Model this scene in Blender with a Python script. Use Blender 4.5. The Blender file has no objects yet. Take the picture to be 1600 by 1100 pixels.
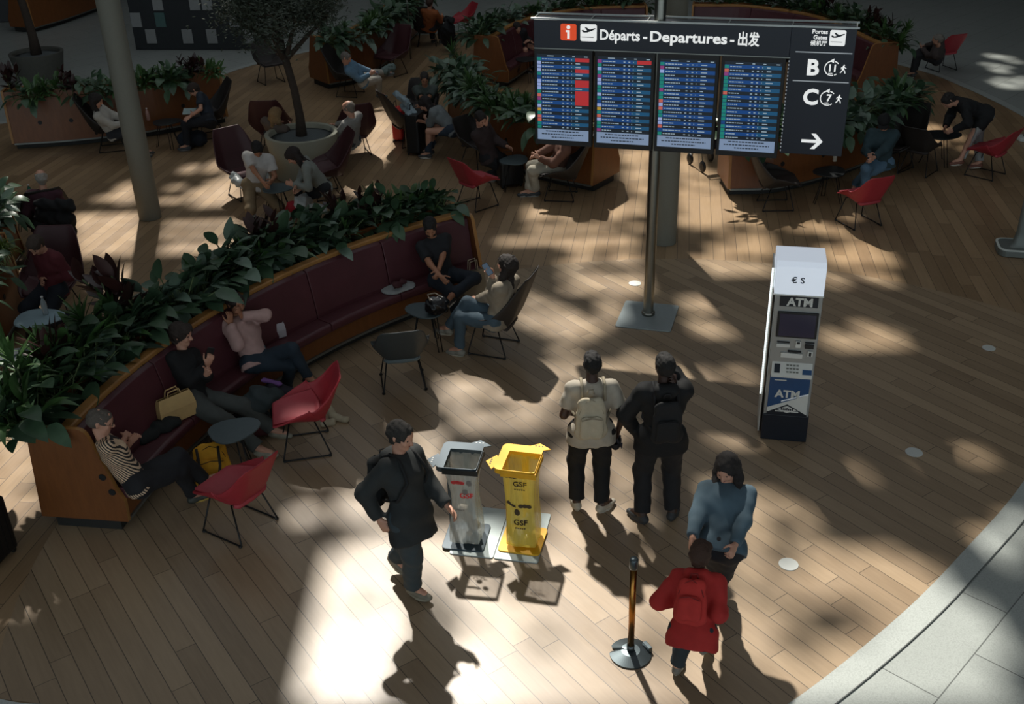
import bpy, bmesh, math, random
import numpy as np
from mathutils import Vector, Matrix

# ------------------------------------------------------------------ camera
SC = bpy.context.scene
COL = SC.collection
FPX, PITCH, CAMH, ROLL = 1668.0, math.radians(28.3), 6.1, math.radians(-1.57)
_f = Vector((0, math.cos(PITCH), -math.sin(PITCH)))
_r0 = Vector((1, 0, 0)); _u0 = _r0.cross(_f)
_r = _r0 * math.cos(ROLL) + _u0 * math.sin(ROLL)
_u = _u0 * math.cos(ROLL) - _r0 * math.sin(ROLL)
cam = bpy.data.objects.new('camera', bpy.data.cameras.new('camera'))
COL.objects.link(cam)
cam.matrix_world = Matrix(((_r.x, _u.x, -_f.x, 0), (_r.y, _u.y, -_f.y, 0), (_r.z, _u.z, -_f.z, CAMH), (0, 0, 0, 1)))
cam.data.sensor_width = 36.0
cam.data.lens = 36.0 * FPX / 1600.0
cam.data.clip_end = 200
SC.camera = cam

# ------------------------------------------------------------------ light
SC.view_settings.view_transform = 'Standard'
SC.view_settings.look = 'None'
SC.view_settings.gamma = 1.0
SC.view_settings.exposure = 0.0
SC.view_settings.use_curve_mapping = False
world = bpy.data.worlds.new('world'); SC.world = world; world.use_nodes = True
world.node_tree.nodes['Background'].inputs[0].default_value = (0.80, 0.93, 1.0, 1)
world.node_tree.nodes['Background'].inputs[1].default_value = 1.05
SUN_EL, SUN_AZ = math.radians(52), math.radians(13)
SUNV = Vector((-math.sin(SUN_AZ) * math.cos(SUN_EL), math.cos(SUN_AZ) * math.cos(SUN_EL), math.sin(SUN_EL)))
sun = bpy.data.objects.new('sun', bpy.data.lights.new('sun', 'SUN'))
sun.data.energy = 6.4; sun.data.angle = math.radians(1.5); sun.data.color = (1.0, 0.95, 0.86)
sun.rotation_euler = SUNV.to_track_quat('Z', 'Y').to_euler()
sun.location = (0, 0, 14)
COL.objects.link(sun)
# unseen area light added under the roof to lift the ambient level
al = bpy.data.objects.new('ceiling_glow', bpy.data.lights.new('ceiling_glow', 'AREA'))
al.data.shape = 'RECTANGLE'; al.data.size = 26; al.data.size_y = 36; al.data.energy = 520; al.data.color = (0.95, 0.98, 1.0)
al.location = (-1, 17, 11.8); COL.objects.link(al)

# ------------------------------------------------------------------ helpers
PI = math.pi
RND = random.Random(7)

def G(px, py, h=0.0):
    """where the sight line of a photo point meets the level h above the floor"""
    d = _f * FPX + _r * (px - 800) - _u * (py - 550)
    t = (h - CAMH) / d.z
    return Vector((d.x * t, d.y * t, h))

def G2(px, py, h=0.0):
    v = G(px, py, h); return (v.x, v.y)

def ang(a, b):
    p, q = G(*a), G(*b)
    return math.atan2(q.y - p.y, q.x - p.x)

def tag(o, label=None, cat=None, group=None, kind=None):
    if label: o['label'] = label
    if cat: o['category'] = cat
    if group: o['group'] = group
    if kind: o['kind'] = kind
    return o

def thing(name, label, cat, loc=(0, 0, 0), rz=0.0, group=None):
    o = bpy.data.objects.new(name, None); COL.objects.link(o)
    o.empty_display_size = 0.1
    o.location = loc; o.rotation_euler = (0, 0, rz)
    return tag(o, label, cat, group)

def copy_tree(o, parent=None):
    c = o.copy(); COL.objects.link(c)
    if parent is not None: c.parent = parent
    for ch in o.children: copy_tree(ch, c)
    return c

def dup(o, loc, rz, label, group=None):
    c = copy_tree(o); c.location = loc; c.rotation_euler = (0, 0, rz); c['label'] = label
    if group: c['group'] = group
    return c

class MB:
    def __init__(s): s.v, s.f, s.m = [], [], []
    def add(s, vs, fs, mi=0):
        n = len(s.v); s.v += [tuple(v) for v in vs]
        s.f += [tuple(i + n for i in f) for f in fs]; s.m += [mi] * len(fs); return s
    def box(s, c, d, rz=0.0, mi=0, rx=0.0, ry=0.0):
        M = Matrix.Rotation(rz, 3, 'Z') @ Matrix.Rotation(ry, 3, 'Y') @ Matrix.Rotation(rx, 3, 'X')
        vs = [M @ Vector((x * d[0] / 2, y * d[1] / 2, z * d[2] / 2)) + Vector(c) for x in (-1, 1) for y in (-1, 1) for z in (-1, 1)]
        return s.add(vs, [(0, 1, 3, 2), (4, 6, 7, 5), (0, 4, 5, 1), (2, 3, 7, 6), (0, 2, 6, 4), (1, 5, 7, 3)], mi)
    def prism(s, poly, z0, z1, mi=0):
        n = len(poly)
        vs = [(x, y, z0) for x, y in poly] + [(x, y, z1) for x, y in poly]
        fs = [tuple(reversed(range(n))), tuple(range(n, 2 * n))] + [(i, (i + 1) % n, n + (i + 1) % n, n + i) for i in range(n)]
        return s.add(vs, fs, mi)
    def tube(s, pts, r, n=8, mi=0, cap=True, closed=False):
        P = [Vector(p) for p in pts]; m = len(P)
        rr = r if isinstance(r, (list, tuple)) else [r] * m
        vs = []; ref = None
        for i, p in enumerate(P):
            a = P[i - 1] if (i > 0 or closed) else P[0]
            b = P[(i + 1) % m] if (i < m - 1 or closed) else P[-1]
            t = (b - a)
            t = t.normalized() if t.length > 1e-9 else Vector((0, 0, 1))
            if ref is None:
                ref = t.orthogonal().normalized()
            else:
                ref = (ref - t * ref.dot(t))
                ref = ref.normalized() if ref.length > 1e-6 else t.orthogonal().normalized()
            q = t.cross(ref)
            for k in range(n):
                a_ = 2 * PI * k / n
                vs.append(p + (ref * math.cos(a_) + q * math.sin(a_)) * rr[i])
        fs = []
        for i in range(m if closed else m - 1):
            j = (i + 1) % m
            for k in range(n):
                k2 = (k + 1) % n
                fs.append((i * n + k, i * n + k2, j * n + k2, j * n + k))
        if cap and not closed:
            fs.append(tuple(reversed(range(n)))); fs.append(tuple(range((m - 1) * n, m * n)))
        return s.add(vs, fs, mi)
    def lathe(s, prof, n=32, mi=0, c=(0, 0, 0)):
        vs = []; fs = []
        for r, z in prof:
            for k in range(n):
                a = 2 * PI * k / n; vs.append((c[0] + r * math.cos(a), c[1] + r * math.sin(a), c[2] + z))
        for i in range(len(prof) - 1):
            for k in range(n):
                k2 = (k + 1) % n; fs.append((i * n + k, i * n + k2, (i + 1) * n + k2, (i + 1) * n + k))
        if prof[0][0] > 1e-6: fs.append(tuple(reversed(range(n))))
        if prof[-1][0] > 1e-6: fs.append(tuple(range((len(prof) - 1) * n, len(prof) * n)))
        return s.add(vs, fs, mi)
    def grid(s, fn, nu, nv, mi=0, closeu=False):
        vs = [fn(i / (nu if closeu else nu - 1), j / (nv - 1)) for j in range(nv) for i in range(nu)]
        fs = []
        for j in range(nv - 1):
            for i in range(nu if closeu else nu - 1):
                i2 = (i + 1) % nu
                fs.append((j * nu + i, j * nu + i2, (j + 1) * nu + i2, (j + 1) * nu + i))
        return s.add(vs, fs, mi)
    def build(s, name, mats, parent=None, smooth=False, bevel=0, seg=2, solid=0, sub=0, loc=None, rz=0, auto=False):
        me = bpy.data.meshes.new(name)
        me.from_pydata(s.v, [], s.f); me.update()
        if not isinstance(mats, (list, tuple)): mats = [mats]
        for m in mats: me.materials.append(m)
        me.polygons.foreach_set('material_index', s.m)
        bm = bmesh.new(); bm.from_mesh(me); bmesh.ops.recalc_face_normals(bm, faces=bm.faces); bm.to_mesh(me); bm.free()
        if smooth: me.polygons.foreach_set('use_smooth', [True] * len(me.polygons))
        o = bpy.data.objects.new(name, me); COL.objects.link(o)
        if parent is not None: o.parent = parent
        if loc is not None: o.location = loc
        if rz: o.rotation_euler = (0, 0, rz)
        if solid:
            md = o.modifiers.new('s', 'SOLIDIFY'); md.thickness = solid; md.offset = 0
        if bevel:
            md = o.modifiers.new('b', 'BEVEL'); md.width = bevel; md.segments = seg; md.limit_method = 'ANGLE'
        if sub:
            md = o.modifiers.new('u', 'SUBSURF'); md.levels = sub; md.render_levels = sub
        return o

def rrect(w, h, r, n=5, cx=0, cy=0):
    out = []
    for qx, qy, a0 in ((w / 2 - r, h / 2 - r, 0), (-w / 2 + r, h / 2 - r, PI / 2), (-w / 2 + r, -h / 2 + r, PI), (w / 2 - r, -h / 2 + r, 1.5 * PI)):
        for i in range(n + 1):
            a = a0 + PI / 2 * i / n; out.append((cx + qx + r * math.cos(a), cy + qy + r * math.sin(a)))
    return out

def catmull(pts, n=8, closed=False):
    P = [Vector(p) for p in pts]; m = len(P); out = []
    for i in range(m if closed else m - 1):
        p0 = P[(i - 1) % m] if (closed or i > 0) else P[0] * 2 - P[1]
        p1 = P[i]; p2 = P[(i + 1) % m]
        p3 = P[(i + 2) % m] if (closed or i < m - 2) else P[-1] * 2 - P[-2]
        for k in range(n):
            t = k / n
            out.append(0.5 * ((2 * p1) + (p2 - p0) * t + (2 * p0 - 5 * p1 + 4 * p2 - p3) * t * t + (3 * p1 - p0 - 3 * p2 + p3) * t ** 3))
    if not closed: out.append(P[-1])
    return out

# ------------------------------------------------------------------ materials
class NT:
    def __init__(s, name):
        s.mat = bpy.data.materials.new(name); s.mat.use_nodes = True; s.t = s.mat.node_tree
        s.b = s.t.nodes['Principled BSDF']
    def n(s, typ, **kw):
        nd = s.t.nodes.new(typ)
        for k, v in kw.items():
            if k.startswith('i_'): nd.inputs[int(k[2:])].default_value = v
            else: setattr(nd, k, v)
        return nd
    def l(s, a, b): s.t.links.new(a, b)
    def math(s, op, a, b=None, c=None):
        nd = s.t.nodes.new('ShaderNodeMath'); nd.operation = op
        for i, x in enumerate((a, b, c)):
            if x is None: continue
            if isinstance(x, (int, float)): nd.inputs[i].default_value = x
            else: s.l(x, nd.inputs[i])
        return nd.outputs[0]
    def mix(s, f, a, b, blend='MIX'):
        nd = s.t.nodes.new('ShaderNodeMix'); nd.data_type = 'RGBA'; nd.blend_type = blend
        for i, x in ((0, f), (6, a), (7, b)):
            if isinstance(x, (int, float)): nd.inputs[i].default_value = x
            elif isinstance(x, (tuple, list)): nd.inputs[i].default_value = (*x[:3], 1)
            else: s.l(x, nd.inputs[i])
        return nd.outputs[2]
    def coord(s, kind='Object'):
        return s.n('ShaderNodeTexCoord').outputs[kind]
    def noise(s, vec, scale, detail=3, rough=0.55):
        nd = s.n('ShaderNodeTexNoise'); nd.inputs['Scale'].default_value = scale
        nd.inputs['Detail'].default_value = detail; nd.inputs['Roughness'].default_value = rough
        if vec is not None: s.l(vec, nd.inputs['Vector'])
        return nd.outputs[0]
    def mapping(s, vec, scale=(1, 1, 1), rot=(0, 0, 0), loc=(0, 0, 0)):
        nd = s.n('ShaderNodeMapping'); s.l(vec, nd.inputs[0])
        nd.inputs['Scale'].default_value = scale; nd.inputs['Rotation'].default_value = rot; nd.inputs['Location'].default_value = loc
        return nd.outputs[0]
    def bump(s, h, strength=0.2, dist=0.01):
        nd = s.n('ShaderNodeBump'); nd.inputs['Strength'].default_value = strength; nd.inputs['Distance'].default_value = dist
        s.l(h, nd.inputs['Height']); s.l(nd.outputs[0], s.b.inputs['Normal'])

def lin(c):
    return tuple((x / 12.92 if x <= 0.04045 else ((x + 0.055) / 1.055) ** 2.4) for x in c)

def rgb(r, g, b): return lin((r / 255, g / 255, b / 255))

_mats = {}
def M(name, col, rough=0.6, metal=0.0, var=0.12, scale=14, bump=0.0, spec=0.5, emit=None, estr=1.0, alpha=None, trans=0.0, sheen=0.0):
    if name in _mats: return _mats[name]
    t = NT(name)
    v = t.coord()
    f = t.noise(v, scale)
    c2 = tuple(min(1, x * (1 + var * 1.6)) for x in col); c1 = tuple(x * (1 - var * 1.6) for x in col)
    c = t.mix(f, c1, c2); t.l(c, t.b.inputs['Base Color'])
    t.b.inputs['Roughness'].default_value = rough; t.b.inputs['Metallic'].default_value = metal
    t.b.inputs['Specular IOR Level'].default_value = spec
    if bump: t.bump(t.noise(v, scale * 5, 2), bump, 0.01)
    if emit:
        t.b.inputs['Emission Color'].default_value = (*emit, 1); t.b.inputs['Emission Strength'].default_value = estr
    if trans: t.b.inputs['Transmission Weight'].default_value = trans
    if alpha is not None: t.b.inputs['Alpha'].default_value = alpha
    if sheen: t.b.inputs['Sheen Weight'].default_value = sheen
    _mats[name] = t.mat
    return t.mat

def plank_mat(name, angle, c_lo, c_hi, width=0.17, length=1.9, rough=0.34):
    t = NT(name)
    v = t.mapping(t.coord(), rot=(0, 0, -angle))
    sp = t.n('ShaderNodeSeparateXYZ'); t.l(v, sp.inputs[0])
    a, b = sp.outputs[0], sp.outputs[1]
    vb = t.math('DIVIDE', b, width); row = t.math('FLOOR', vb)
    wn = t.n('ShaderNodeTexWhiteNoise', noise_dimensions='1D'); t.l(row, wn.inputs['W'])
    ua = t.math('ADD', t.math('DIVIDE', a, length), t.math('MULTIPLY', wn.outputs[0], 7.3)); cell = t.math('FLOOR', ua)
    cb = t.n('ShaderNodeCombineXYZ'); t.l(row, cb.inputs[0]); t.l(cell, cb.inputs[1])
    w2 = t.n('ShaderNodeTexWhiteNoise', noise_dimensions='2D'); t.l(cb.outputs[0], w2.inputs['Vector'])
    # grain, shifted per board
    sh = t.n('ShaderNodeVectorMath', operation='ADD'); sc_ = t.n('ShaderNodeVectorMath', operation='SCALE'); t.l(w2.outputs[1], sc_.inputs[0]); sc_.inputs['Scale'].default_value = 9
    t.l(t.mapping(v, scale=(1.3, 16, 1)), sh.inputs[0]); t.l(sc_.outputs[0], sh.inputs[1])
    g = t.noise(sh.outputs[0], 2.2, 5, 0.6)
    g2 = t.noise(t.mapping(v, scale=(1, 3, 1)), 1.1, 3)
    val = t.math('ADD', t.math('MULTIPLY', w2.outputs[0], 0.55), t.math('MULTIPLY', g, 0.45))
    val = t.math('ADD', t.math('MULTIPLY', val, 0.8), t.math('MULTIPLY', g2, 0.25))
    c = t.mix(val, c_lo, c_hi)
    fr = t.math('FRACT', vb); d = t.math('MINIMUM', fr, t.math('SUBTRACT', 1.0, fr))
    e1 = t.math('LESS_THAN', d, 0.02)
    fa = t.math('FRACT', ua); d2 = t.math('MINIMUM', fa, t.math('SUBTRACT', 1.0, fa)); e2 = t.math('LESS_THAN', d2, 0.0016)
    e = t.math('MAXIMUM', e1, e2)
    c = t.mix(t.math('MULTIPLY', e, 0.75), c, (0.012, 0.009, 0.007))
    t.l(c, t.b.inputs['Base Color'])
    rg = t.math('ADD', t.math('MULTIPLY', t.noise(v, 3, 4), 0.18), rough - 0.09)
    t.l(rg, t.b.inputs['Roughness'])
    t.b.inputs['Specular IOR Level'].default_value = 0.55
    hb = t.math('SUBTRACT', t.math('MULTIPLY', g, 0.25), e)
    t.bump(hb, 0.18, 0.004)
    return t.mat

def terrazzo_mat(name, col, ang_, line=True, w=0.62, l=1.25):
    t = NT(name)
    v = t.mapping(t.coord(), rot=(0, 0, -ang_))
    vo = t.n('ShaderNodeTexVoronoi'); vo.inputs['Scale'].default_value = 90; t.l(v, vo.inputs['Vector'])
    c = t.mix(t.math('MULTIPLY', vo.outputs['Distance'], 0.8), tuple(x * 1.1 for x in col), tuple(x * 0.72 for x in col))
    c = t.mix(t.math('MULTIPLY', t.noise(v, 1.3, 4), 0.35), c, tuple(x * 0.6 for x in col))
    if line:
        br = t.n('ShaderNodeTexBrick'); t.l(v, br.inputs['Vector'])
        br.inputs['Scale'].default_value = 1.0; br.inputs['Brick Width'].default_value = l; br.inputs['Row Height'].default_value = w
        br.inputs['Mortar Size'].default_value = 0.005; br.inputs['Mortar Smooth'].default_value = 0
        br.inputs['Color1'].default_value = (1, 1, 1, 1); br.inputs['Color2'].default_value = (0.93, 0.93, 0.93, 1); br.inputs['Mortar'].default_value = (0.35, 0.35, 0.35, 1)
        c = t.mix(1.0, c, br.outputs[0], 'MULTIPLY')
    t.l(c, t.b.inputs['Base Color']); t.b.inputs['Roughness'].default_value = 0.33
    return t.mat

def veneer_mat(name, c_lo, c_hi, axis_scale=(3, 3, 0.7), rough=0.42):
    t = NT(name); v = t.mapping(t.coord(), scale=axis_scale)
    g = t.noise(v, 5, 5, 0.6); g2 = t.noise(t.mapping(t.coord(), scale=(14, 14, 1.2)), 6, 3)
    f = t.math('ADD', t.math('MULTIPLY', g, 0.65), t.math('MULTIPLY', g2, 0.35))
    t.l(t.mix(f, c_lo, c_hi), t.b.inputs['Base Color']); t.b.inputs['Roughness'].default_value = rough
    return t.mat

def leather_mat(name, col):
    t = NT(name); v = t.coord()
    t.l(t.mix(t.noise(v, 3, 4), tuple(x * 0.7 for x in col), tuple(x * 1.25 for x in col)), t.b.inputs['Base Color'])
    t.l(t.math('ADD', t.math('MULTIPLY', t.noise(v, 9, 4), 0.2), 0.36), t.b.inputs['Roughness'])
    vo = t.n('ShaderNodeTexVoronoi'); vo.inputs['Scale'].default_value = 160; t.l(v, vo.inputs['Vector']); t.bump(vo.outputs[0], 0.12, 0.003)
    return t.mat

def leaf_mat(name, dark, light, rough=0.38):
    t = NT(name); v = t.coord()
    f = t.noise(v, 9, 3)
    oi = t.n('ShaderNodeObjectInfo')
    f = t.math('ADD', t.math('MULTIPLY', f, 0.9), t.math('MULTIPLY', oi.outputs['Random'], 0.25))
    t.l(t.mix(f, dark, light), t.b.inputs['Base Color']); t.b.inputs['Roughness'].default_value = rough
    return t.mat

WOOD_A = plank_mat('oak_planks', math.radians(90 + 34.5), rgb(118, 98, 76), rgb(184, 160, 130))
WOOD_B = plank_mat('oak_planks_far', math.radians(90 - 9), rgb(118, 94, 68), rgb(184, 155, 120))
TERR = terrazzo_mat('terrazzo', rgb(176, 182, 178), math.radians(45))
TERR2 = terrazzo_mat('terrazzo_band', rgb(188, 194, 190), 0, False)
VEN = veneer_mat('oak_veneer', rgb(92, 52, 25), rgb(138, 84, 42))
VENL = veneer_mat('oak_edge', rgb(142, 96, 48), rgb(182, 134, 76))
LEATH = leather_mat('maroon_leather', rgb(82, 42, 48))
METAL = M('brushed_steel', rgb(150, 150, 142), 0.32, 1.0, 0.06, 30)
TRIMM = M('trim_metal', rgb(140, 144, 140), 0.4, 0.8, 0.06, 30)
CONC = M('column_paint', rgb(118, 118, 108), 0.75, 0, 0.05, 60, 0.1)
BLACK = M('black_metal', rgb(24, 24, 25), 0.45, 0.3, 0.1)
BLACKP = M('black_plastic', rgb(20, 21, 23), 0.5, 0, 0.1)
DARK = M('dark_plinth', rgb(34, 34, 32), 0.7)
SOIL = M('soil', rgb(38, 30, 24), 0.95, 0, 0.3, 40, 0.5)
GRAVEL = M('grey_gravel', rgb(96, 104, 106), 0.9, 0, 0.35, 90, 0.6)
POTM = M('pot_concrete', rgb(158, 158, 142), 0.75, 0, 0.06, 50, 0.15)
NAVY = M('sign_navy', rgb(22, 29, 43), 0.35, 0, 0.05)
WHITE_E = M('sign_white', rgb(238, 240, 238), 0.5, 0, 0.0, emit=(1, 1, 0.98), estr=0.55)
ORANGE_E = M('sign_orange', rgb(214, 78, 40), 0.5, 0, 0.0, emit=rgb(220, 74, 36), estr=0.6)
GREYL = M('sign_rule', rgb(150, 156, 160), 0.5, 0, 0.0, emit=(0.6, 0.65, 0.7), estr=0.25)

# ------------------------------------------------------------------ floor
outer_px = [(0, 1092), (120, 1101)]
OUT = [Vector(p) for p in ((-9.4, 9.2), (-6.6, 7.1), (-5.2, 6.4), (-3.98, 5.97), (-3.37, 5.86), (-1.6, 5.45), (0.3, 5.2), (1.4, 5.42), (2.02, 5.74), (3.09, 6.60), (3.95, 7.42), (4.93, 8.45), (6.2, 10.1), (7.9, 12.6), (9.3, 15.6), (10.05, 18.2), (10.15, 20.3), (9.85, 22.8), (9.3, 24.6), (7.6, 27.3), (4.6, 29.2), (0.5, 29.9), (-3.4, 29.2), (-6.2, 26.6), (-7.4, 24.2), (-9.6, 22.4), (-12.5, 21.0), (-14, 18.6), (-14, 13.5), (-12, 10.8))]
OUTC = [Vector((p.x, p.y)) for p in catmull([Vector((p.x, p.y, 0)) for p in OUT], 8, True)]
mb = MB(); mb.add([(-40, -12, -0.012), (40, -12, -0.012), (40, 60, -0.012), (-40, 60, -0.012)], [(0, 1, 2, 3)])
tag(mb.build('floor', TERR), kind='structure')
mb = MB(); mb.add([(p.x, p.y, -0.004) for p in OUTC], [tuple(range(len(OUTC)))])
o = mb.build('floor', WOOD_B); tag(o, kind='structure')
bm = bmesh.new(); bm.from_mesh(o.data); bmesh.ops.triangulate(bm, faces=bm.faces); bm.to_mesh(o.data); bm.free()
# front zone of boards, laid the other way inside a circle
CA, RA = Vector((1.83, 7.85)), 6.17
poly = []
def ray_hit(c, d):
    best = 1e9; n = len(OUTC)
    for i in range(n):
        p, q = OUTC[i], OUTC[(i + 1) % n]; e = q - p
        den = d.x * e.y - d.y * e.x
        if abs(den) < 1e-9: continue
        w = p - c; t_ = (w.x * e.y - w.y * e.x) / den; s_ = (w.x * d.y - w.y * d.x) / den
        if t_ > 0 and 0 <= s_ <= 1: best = min(best, t_)
    return best
for k in range(180):
    a = 2 * PI * k / 180; d = Vector((math.cos(a), math.sin(a))); r = min(RA, ray_hit(CA, d)); poly.append(CA + d * r)
mb = MB(); mb.add([(CA.x, CA.y, 0)] + [(p.x, p.y, 0) for p in poly], [(0, 1 + i, 1 + (i + 1) % 180) for i in range(180)])
tag(mb.build('floor', WOOD_A), kind='structure')
# pale kerb band round the boards
mb = MB(); n = len(OUTC); A_, B_, C_ = [], [], []
for i in range(n):
    t_ = (OUTC[(i + 1) % n] - OUTC[i - 1]).normalized(); nn = Vector((t_.y, -t_.x))
    A_.append(OUTC[i]); B_.append(OUTC[i] + nn * 0.21); C_.append(OUTC[i] + nn * 0.218)
mb.add([(p.x, p.y, 0.001) for p in A_] + [(p.x, p.y, 0.001) for p in B_], [(i, (i + 1) % n, n + (i + 1) % n, n + i) for i in range(n)])
tag(mb.build('trim_1', TERR2), kind='structure')
mb = MB(); mb.add([(p.x, p.y, 0.0) for p in B_] + [(p.x, p.y, 0.0) for p in C_], [(i, (i + 1) % n, n + (i + 1) % n, n + i) for i in range(n)])
tag(mb.build('trim_2', M('joint_grey', rgb(96, 100, 98), .8)), kind='structure')

# ------------------------------------------------------------------ unseen hall shell: walls and a roof shaped to pattern the sun
WALLM = M('hall_wall', rgb(70, 72, 72), 0.9, 0, 0.1, 2)
ROOFM = M('roof_panel', rgb(62, 62, 60), 0.9, 0, 0.1, 2)
RZ = 12.0
for nm, c, d in (('wall_back', (0, 46, 6), (52, 0.3, 12)), ('wall_left', (-26, 18, 6), (0.3, 56, 12)), ('wall_right', (26, 18, 6), (0.3, 56, 12))):
    tag(MB().box(c, d).build(nm, WALLM), kind='structure')  # out of view; put in dark so the floor mirrors no bright horizon

def inpoly(x, y, P):
    c = False; n = len(P)
    for i in range(n):
        x1, y1 = P[i]; x2, y2 = P[i - 1]
        if (y1 > y) != (y2 > y) and x < (x2 - x1) * (y - y1) / (y2 - y1) + x1: c = not c
    return c
# unseen roof holes, cut to cast these sun patches: (outline, share of cells open)
LIT = [
 ([(112, 333), (222, 333), (223, 402), (112, 398)], 1), ([(150, 314), (196, 284), (214, 284), (216, 316)], 1),
 ([(255, 343), (420, 343), (410, 353), (255, 353)], 1), ([(255, 359), (420, 359), (410, 369), (255, 369)], 1), ([(255, 375), (400, 374), (380, 398), (255, 398)], 1),
 ([(255, 288), (275, 280), (280, 318), (255, 318)], .8), ([(300, 300), (385, 262), (385, 322), (300, 322)], 1), ([(285, 255), (303, 255), (303, 268), (285, 268)], 1), ([(325, 252), (345, 252), (345, 266), (325, 266)], 1),
 ([(122, 384), (175, 384), (175, 402), (122, 402)], .8), ([(150, 455), (165, 425), (216, 414), (216, 452), (190, 468)], 1), ([(38, 415), (55, 415), (50, 500), (38, 500)], 1),
 ([(578, 168), (600, 168), (624, 195), (612, 240), (590, 262), (560, 262), (575, 215)], 1), ([(535, 285), (572, 290), (600, 305), (540, 300)], 1),
 ([(965, 232), (1020, 232), (1020, 335), (975, 330), (985, 290)], .9), ([(830, 325), (1000, 318), (1000, 345), (815, 345)], .55), ([(795, 352), (1000, 352), (1000, 362), (795, 362)], .9), ([(790, 372), (1000, 372), (1000, 384), (790, 384)], .9), ([(900, 384), (1000, 384), (1000, 412), (885, 412)], .8),
 ([(1058, 232), (1085, 240), (1130, 292), (1200, 335), (1210, 350), (1150, 352), (1058, 352)], .9), ([(1058, 362), (1110, 362), (1110, 375), (1065, 375)], .8), ([(1120, 362), (1205, 362), (1205, 400), (1120, 404)], .7), ([(1060, 395), (1210, 412), (1210, 432), (1075, 424)], .8),
 ([(1289, 380), (1375, 370), (1396, 398), (1388, 420), (1289, 412)], .9), ([(1289, 430), (1400, 428), (1410, 445), (1289, 448)], .6), ([(1225, 345), (1290, 348), (1340, 365), (1240, 362)], .7), ([(1305, 328), (1330, 330), (1350, 345), (1320, 345)], .9),
 ([(880, 425), (1000, 428), (1000, 465), (870, 452)], .75), ([(840, 470), (960, 470), (960, 545), (870, 560), (850, 520)], .55), ([(1060, 455), (1120, 470), (1160, 520), (1080, 525)], .85), ([(820, 455), (860, 470), (845, 520), (812, 500)], .6),
 ([(690, 590), (870, 560), (895, 590), (880, 660), (720, 680), (690, 640)], .7), ([(1085, 580), (1120, 590), (1110, 640), (1085, 610)], .9), ([(850, 560), (1000, 540), (1190, 590), (1185, 640), (1060, 620), (900, 600)], .45),
 ([(1290, 510), (1340, 505), (1400, 520), (1400, 545), (1290, 540)], .5), ([(1130, 650), (1195, 660), (1195, 700), (1130, 690)], .6), ([(1265, 530), (1290, 560), (1275, 620), (1262, 600)], .4),
 ([(500, 880), (560, 840), (700, 830), (900, 850), (1000, 880), (1080, 960), (1040, 1100), (490, 1100), (500, 980)], .95), ([(460, 790), (560, 760), (620, 790), (500, 850)], .35), ([(640, 640), (690, 700), (680, 760), (640, 760)], .6), ([(870, 660), (980, 640), (1000, 830), (870, 860)], .6),
 ([(1090, 760), (1200, 770), (1330, 830), (1480, 880), (1400, 930), (1240, 960), (1130, 1060), (1060, 1000), (1150, 900)], .75), ([(1050, 960), (1120, 1000), (1200, 990), (1240, 1060), (1130, 1110), (1040, 1080)], .6),
 ([(1420, 900), (1500, 930), (1560, 990), (1560, 1110), (1180, 1110), (1260, 1040)], 1), ([(1510, 860), (1600, 780), (1620, 830), (1560, 900)], .6), ([(1380, 690), (1420, 780), (1410, 800), (1350, 760)], .3), ([(1500, 640), (1560, 660), (1520, 720), (1480, 690)], .35),
 ([(0, 640), (60, 690), (70, 800), (80, 880), (60, 960), (0, 950), (-40, 800)], .9), ([(-60, 560), (20, 600), (20, 660), (-60, 700)], .6), ([(330, 760), (440, 800), (420, 850), (330, 830)], .12), ([(1400, 180), (1480, 200), (1560, 260), (1470, 240)], .35), ([(1540, 60), (1600, 100), (1600, 160), (1540, 120)], .3),
 ([(420, 640), (520, 700), (540, 760), (440, 740)], .12), ([(640, 900), (700, 900), (700, 960), (640, 980)], .0),
]
DARKP = [[(650, 900), (700, 905), (700, 990), (665, 1040), (620, 1080), (600, 1040), (645, 980)], [(1210, 780), (1240, 840), (1250, 900), (1225, 910), (1190, 830)]]
rng = random.Random(3)
cs = 0.22; k_ = RZ / SUNV.z; sx, sy = SUNV.x * k_, SUNV.y * k_
def px_of(x, y, z=0):
    v = Vector((x, y, z - CAMH)); w = v.dot(_f)
    if w < 0.5: return (9e9, 9e9)
    return (800 + FPX * v.dot(_r) / w, 550 - FPX * v.dot(_u) / w)
boxes = [(min(p[0] for p in P), min(p[1] for p in P), max(p[0] for p in P), max(p[1] for p in P)) for P, d in LIT]
mb = MB(); ny = int(60 / cs); nx = int(52 / cs)
for j in range(ny):
    y0 = -14 + j * cs; run = None
    for i in range(nx + 1):
        x0 = -26 + i * cs; op = False
        if i < nx:
            X, Y = x0 + cs / 2 - sx, y0 + cs / 2 - sy
            if 4 < Y < 30 and abs(X) < 14:
                u_, v_ = px_of(X, Y)
                if -80 < u_ < 1680 and -20 < v_ < 1130:
                    for (P, dn), bb in zip(LIT, boxes):
                        if bb[0] <= u_ <= bb[2] and bb[1] <= v_ <= bb[3] and inpoly(u_, v_, P):
                            if dn >= 1 or rng.random() < dn: op = True
                            break
                    if op and any(inpoly(u_, v_, P) for P in DARKP): op = False
        if i < nx and not op:
            if run is None: run = x0
        elif run is not None:
            mb.add([(run, y0, RZ), (x0, y0, RZ), (x0, y0 + cs, RZ), (run, y0 + cs, RZ)], [(0, 1, 2, 3)]); run = None
tag(mb.build('ceiling', ROOFM), kind='structure')
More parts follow.
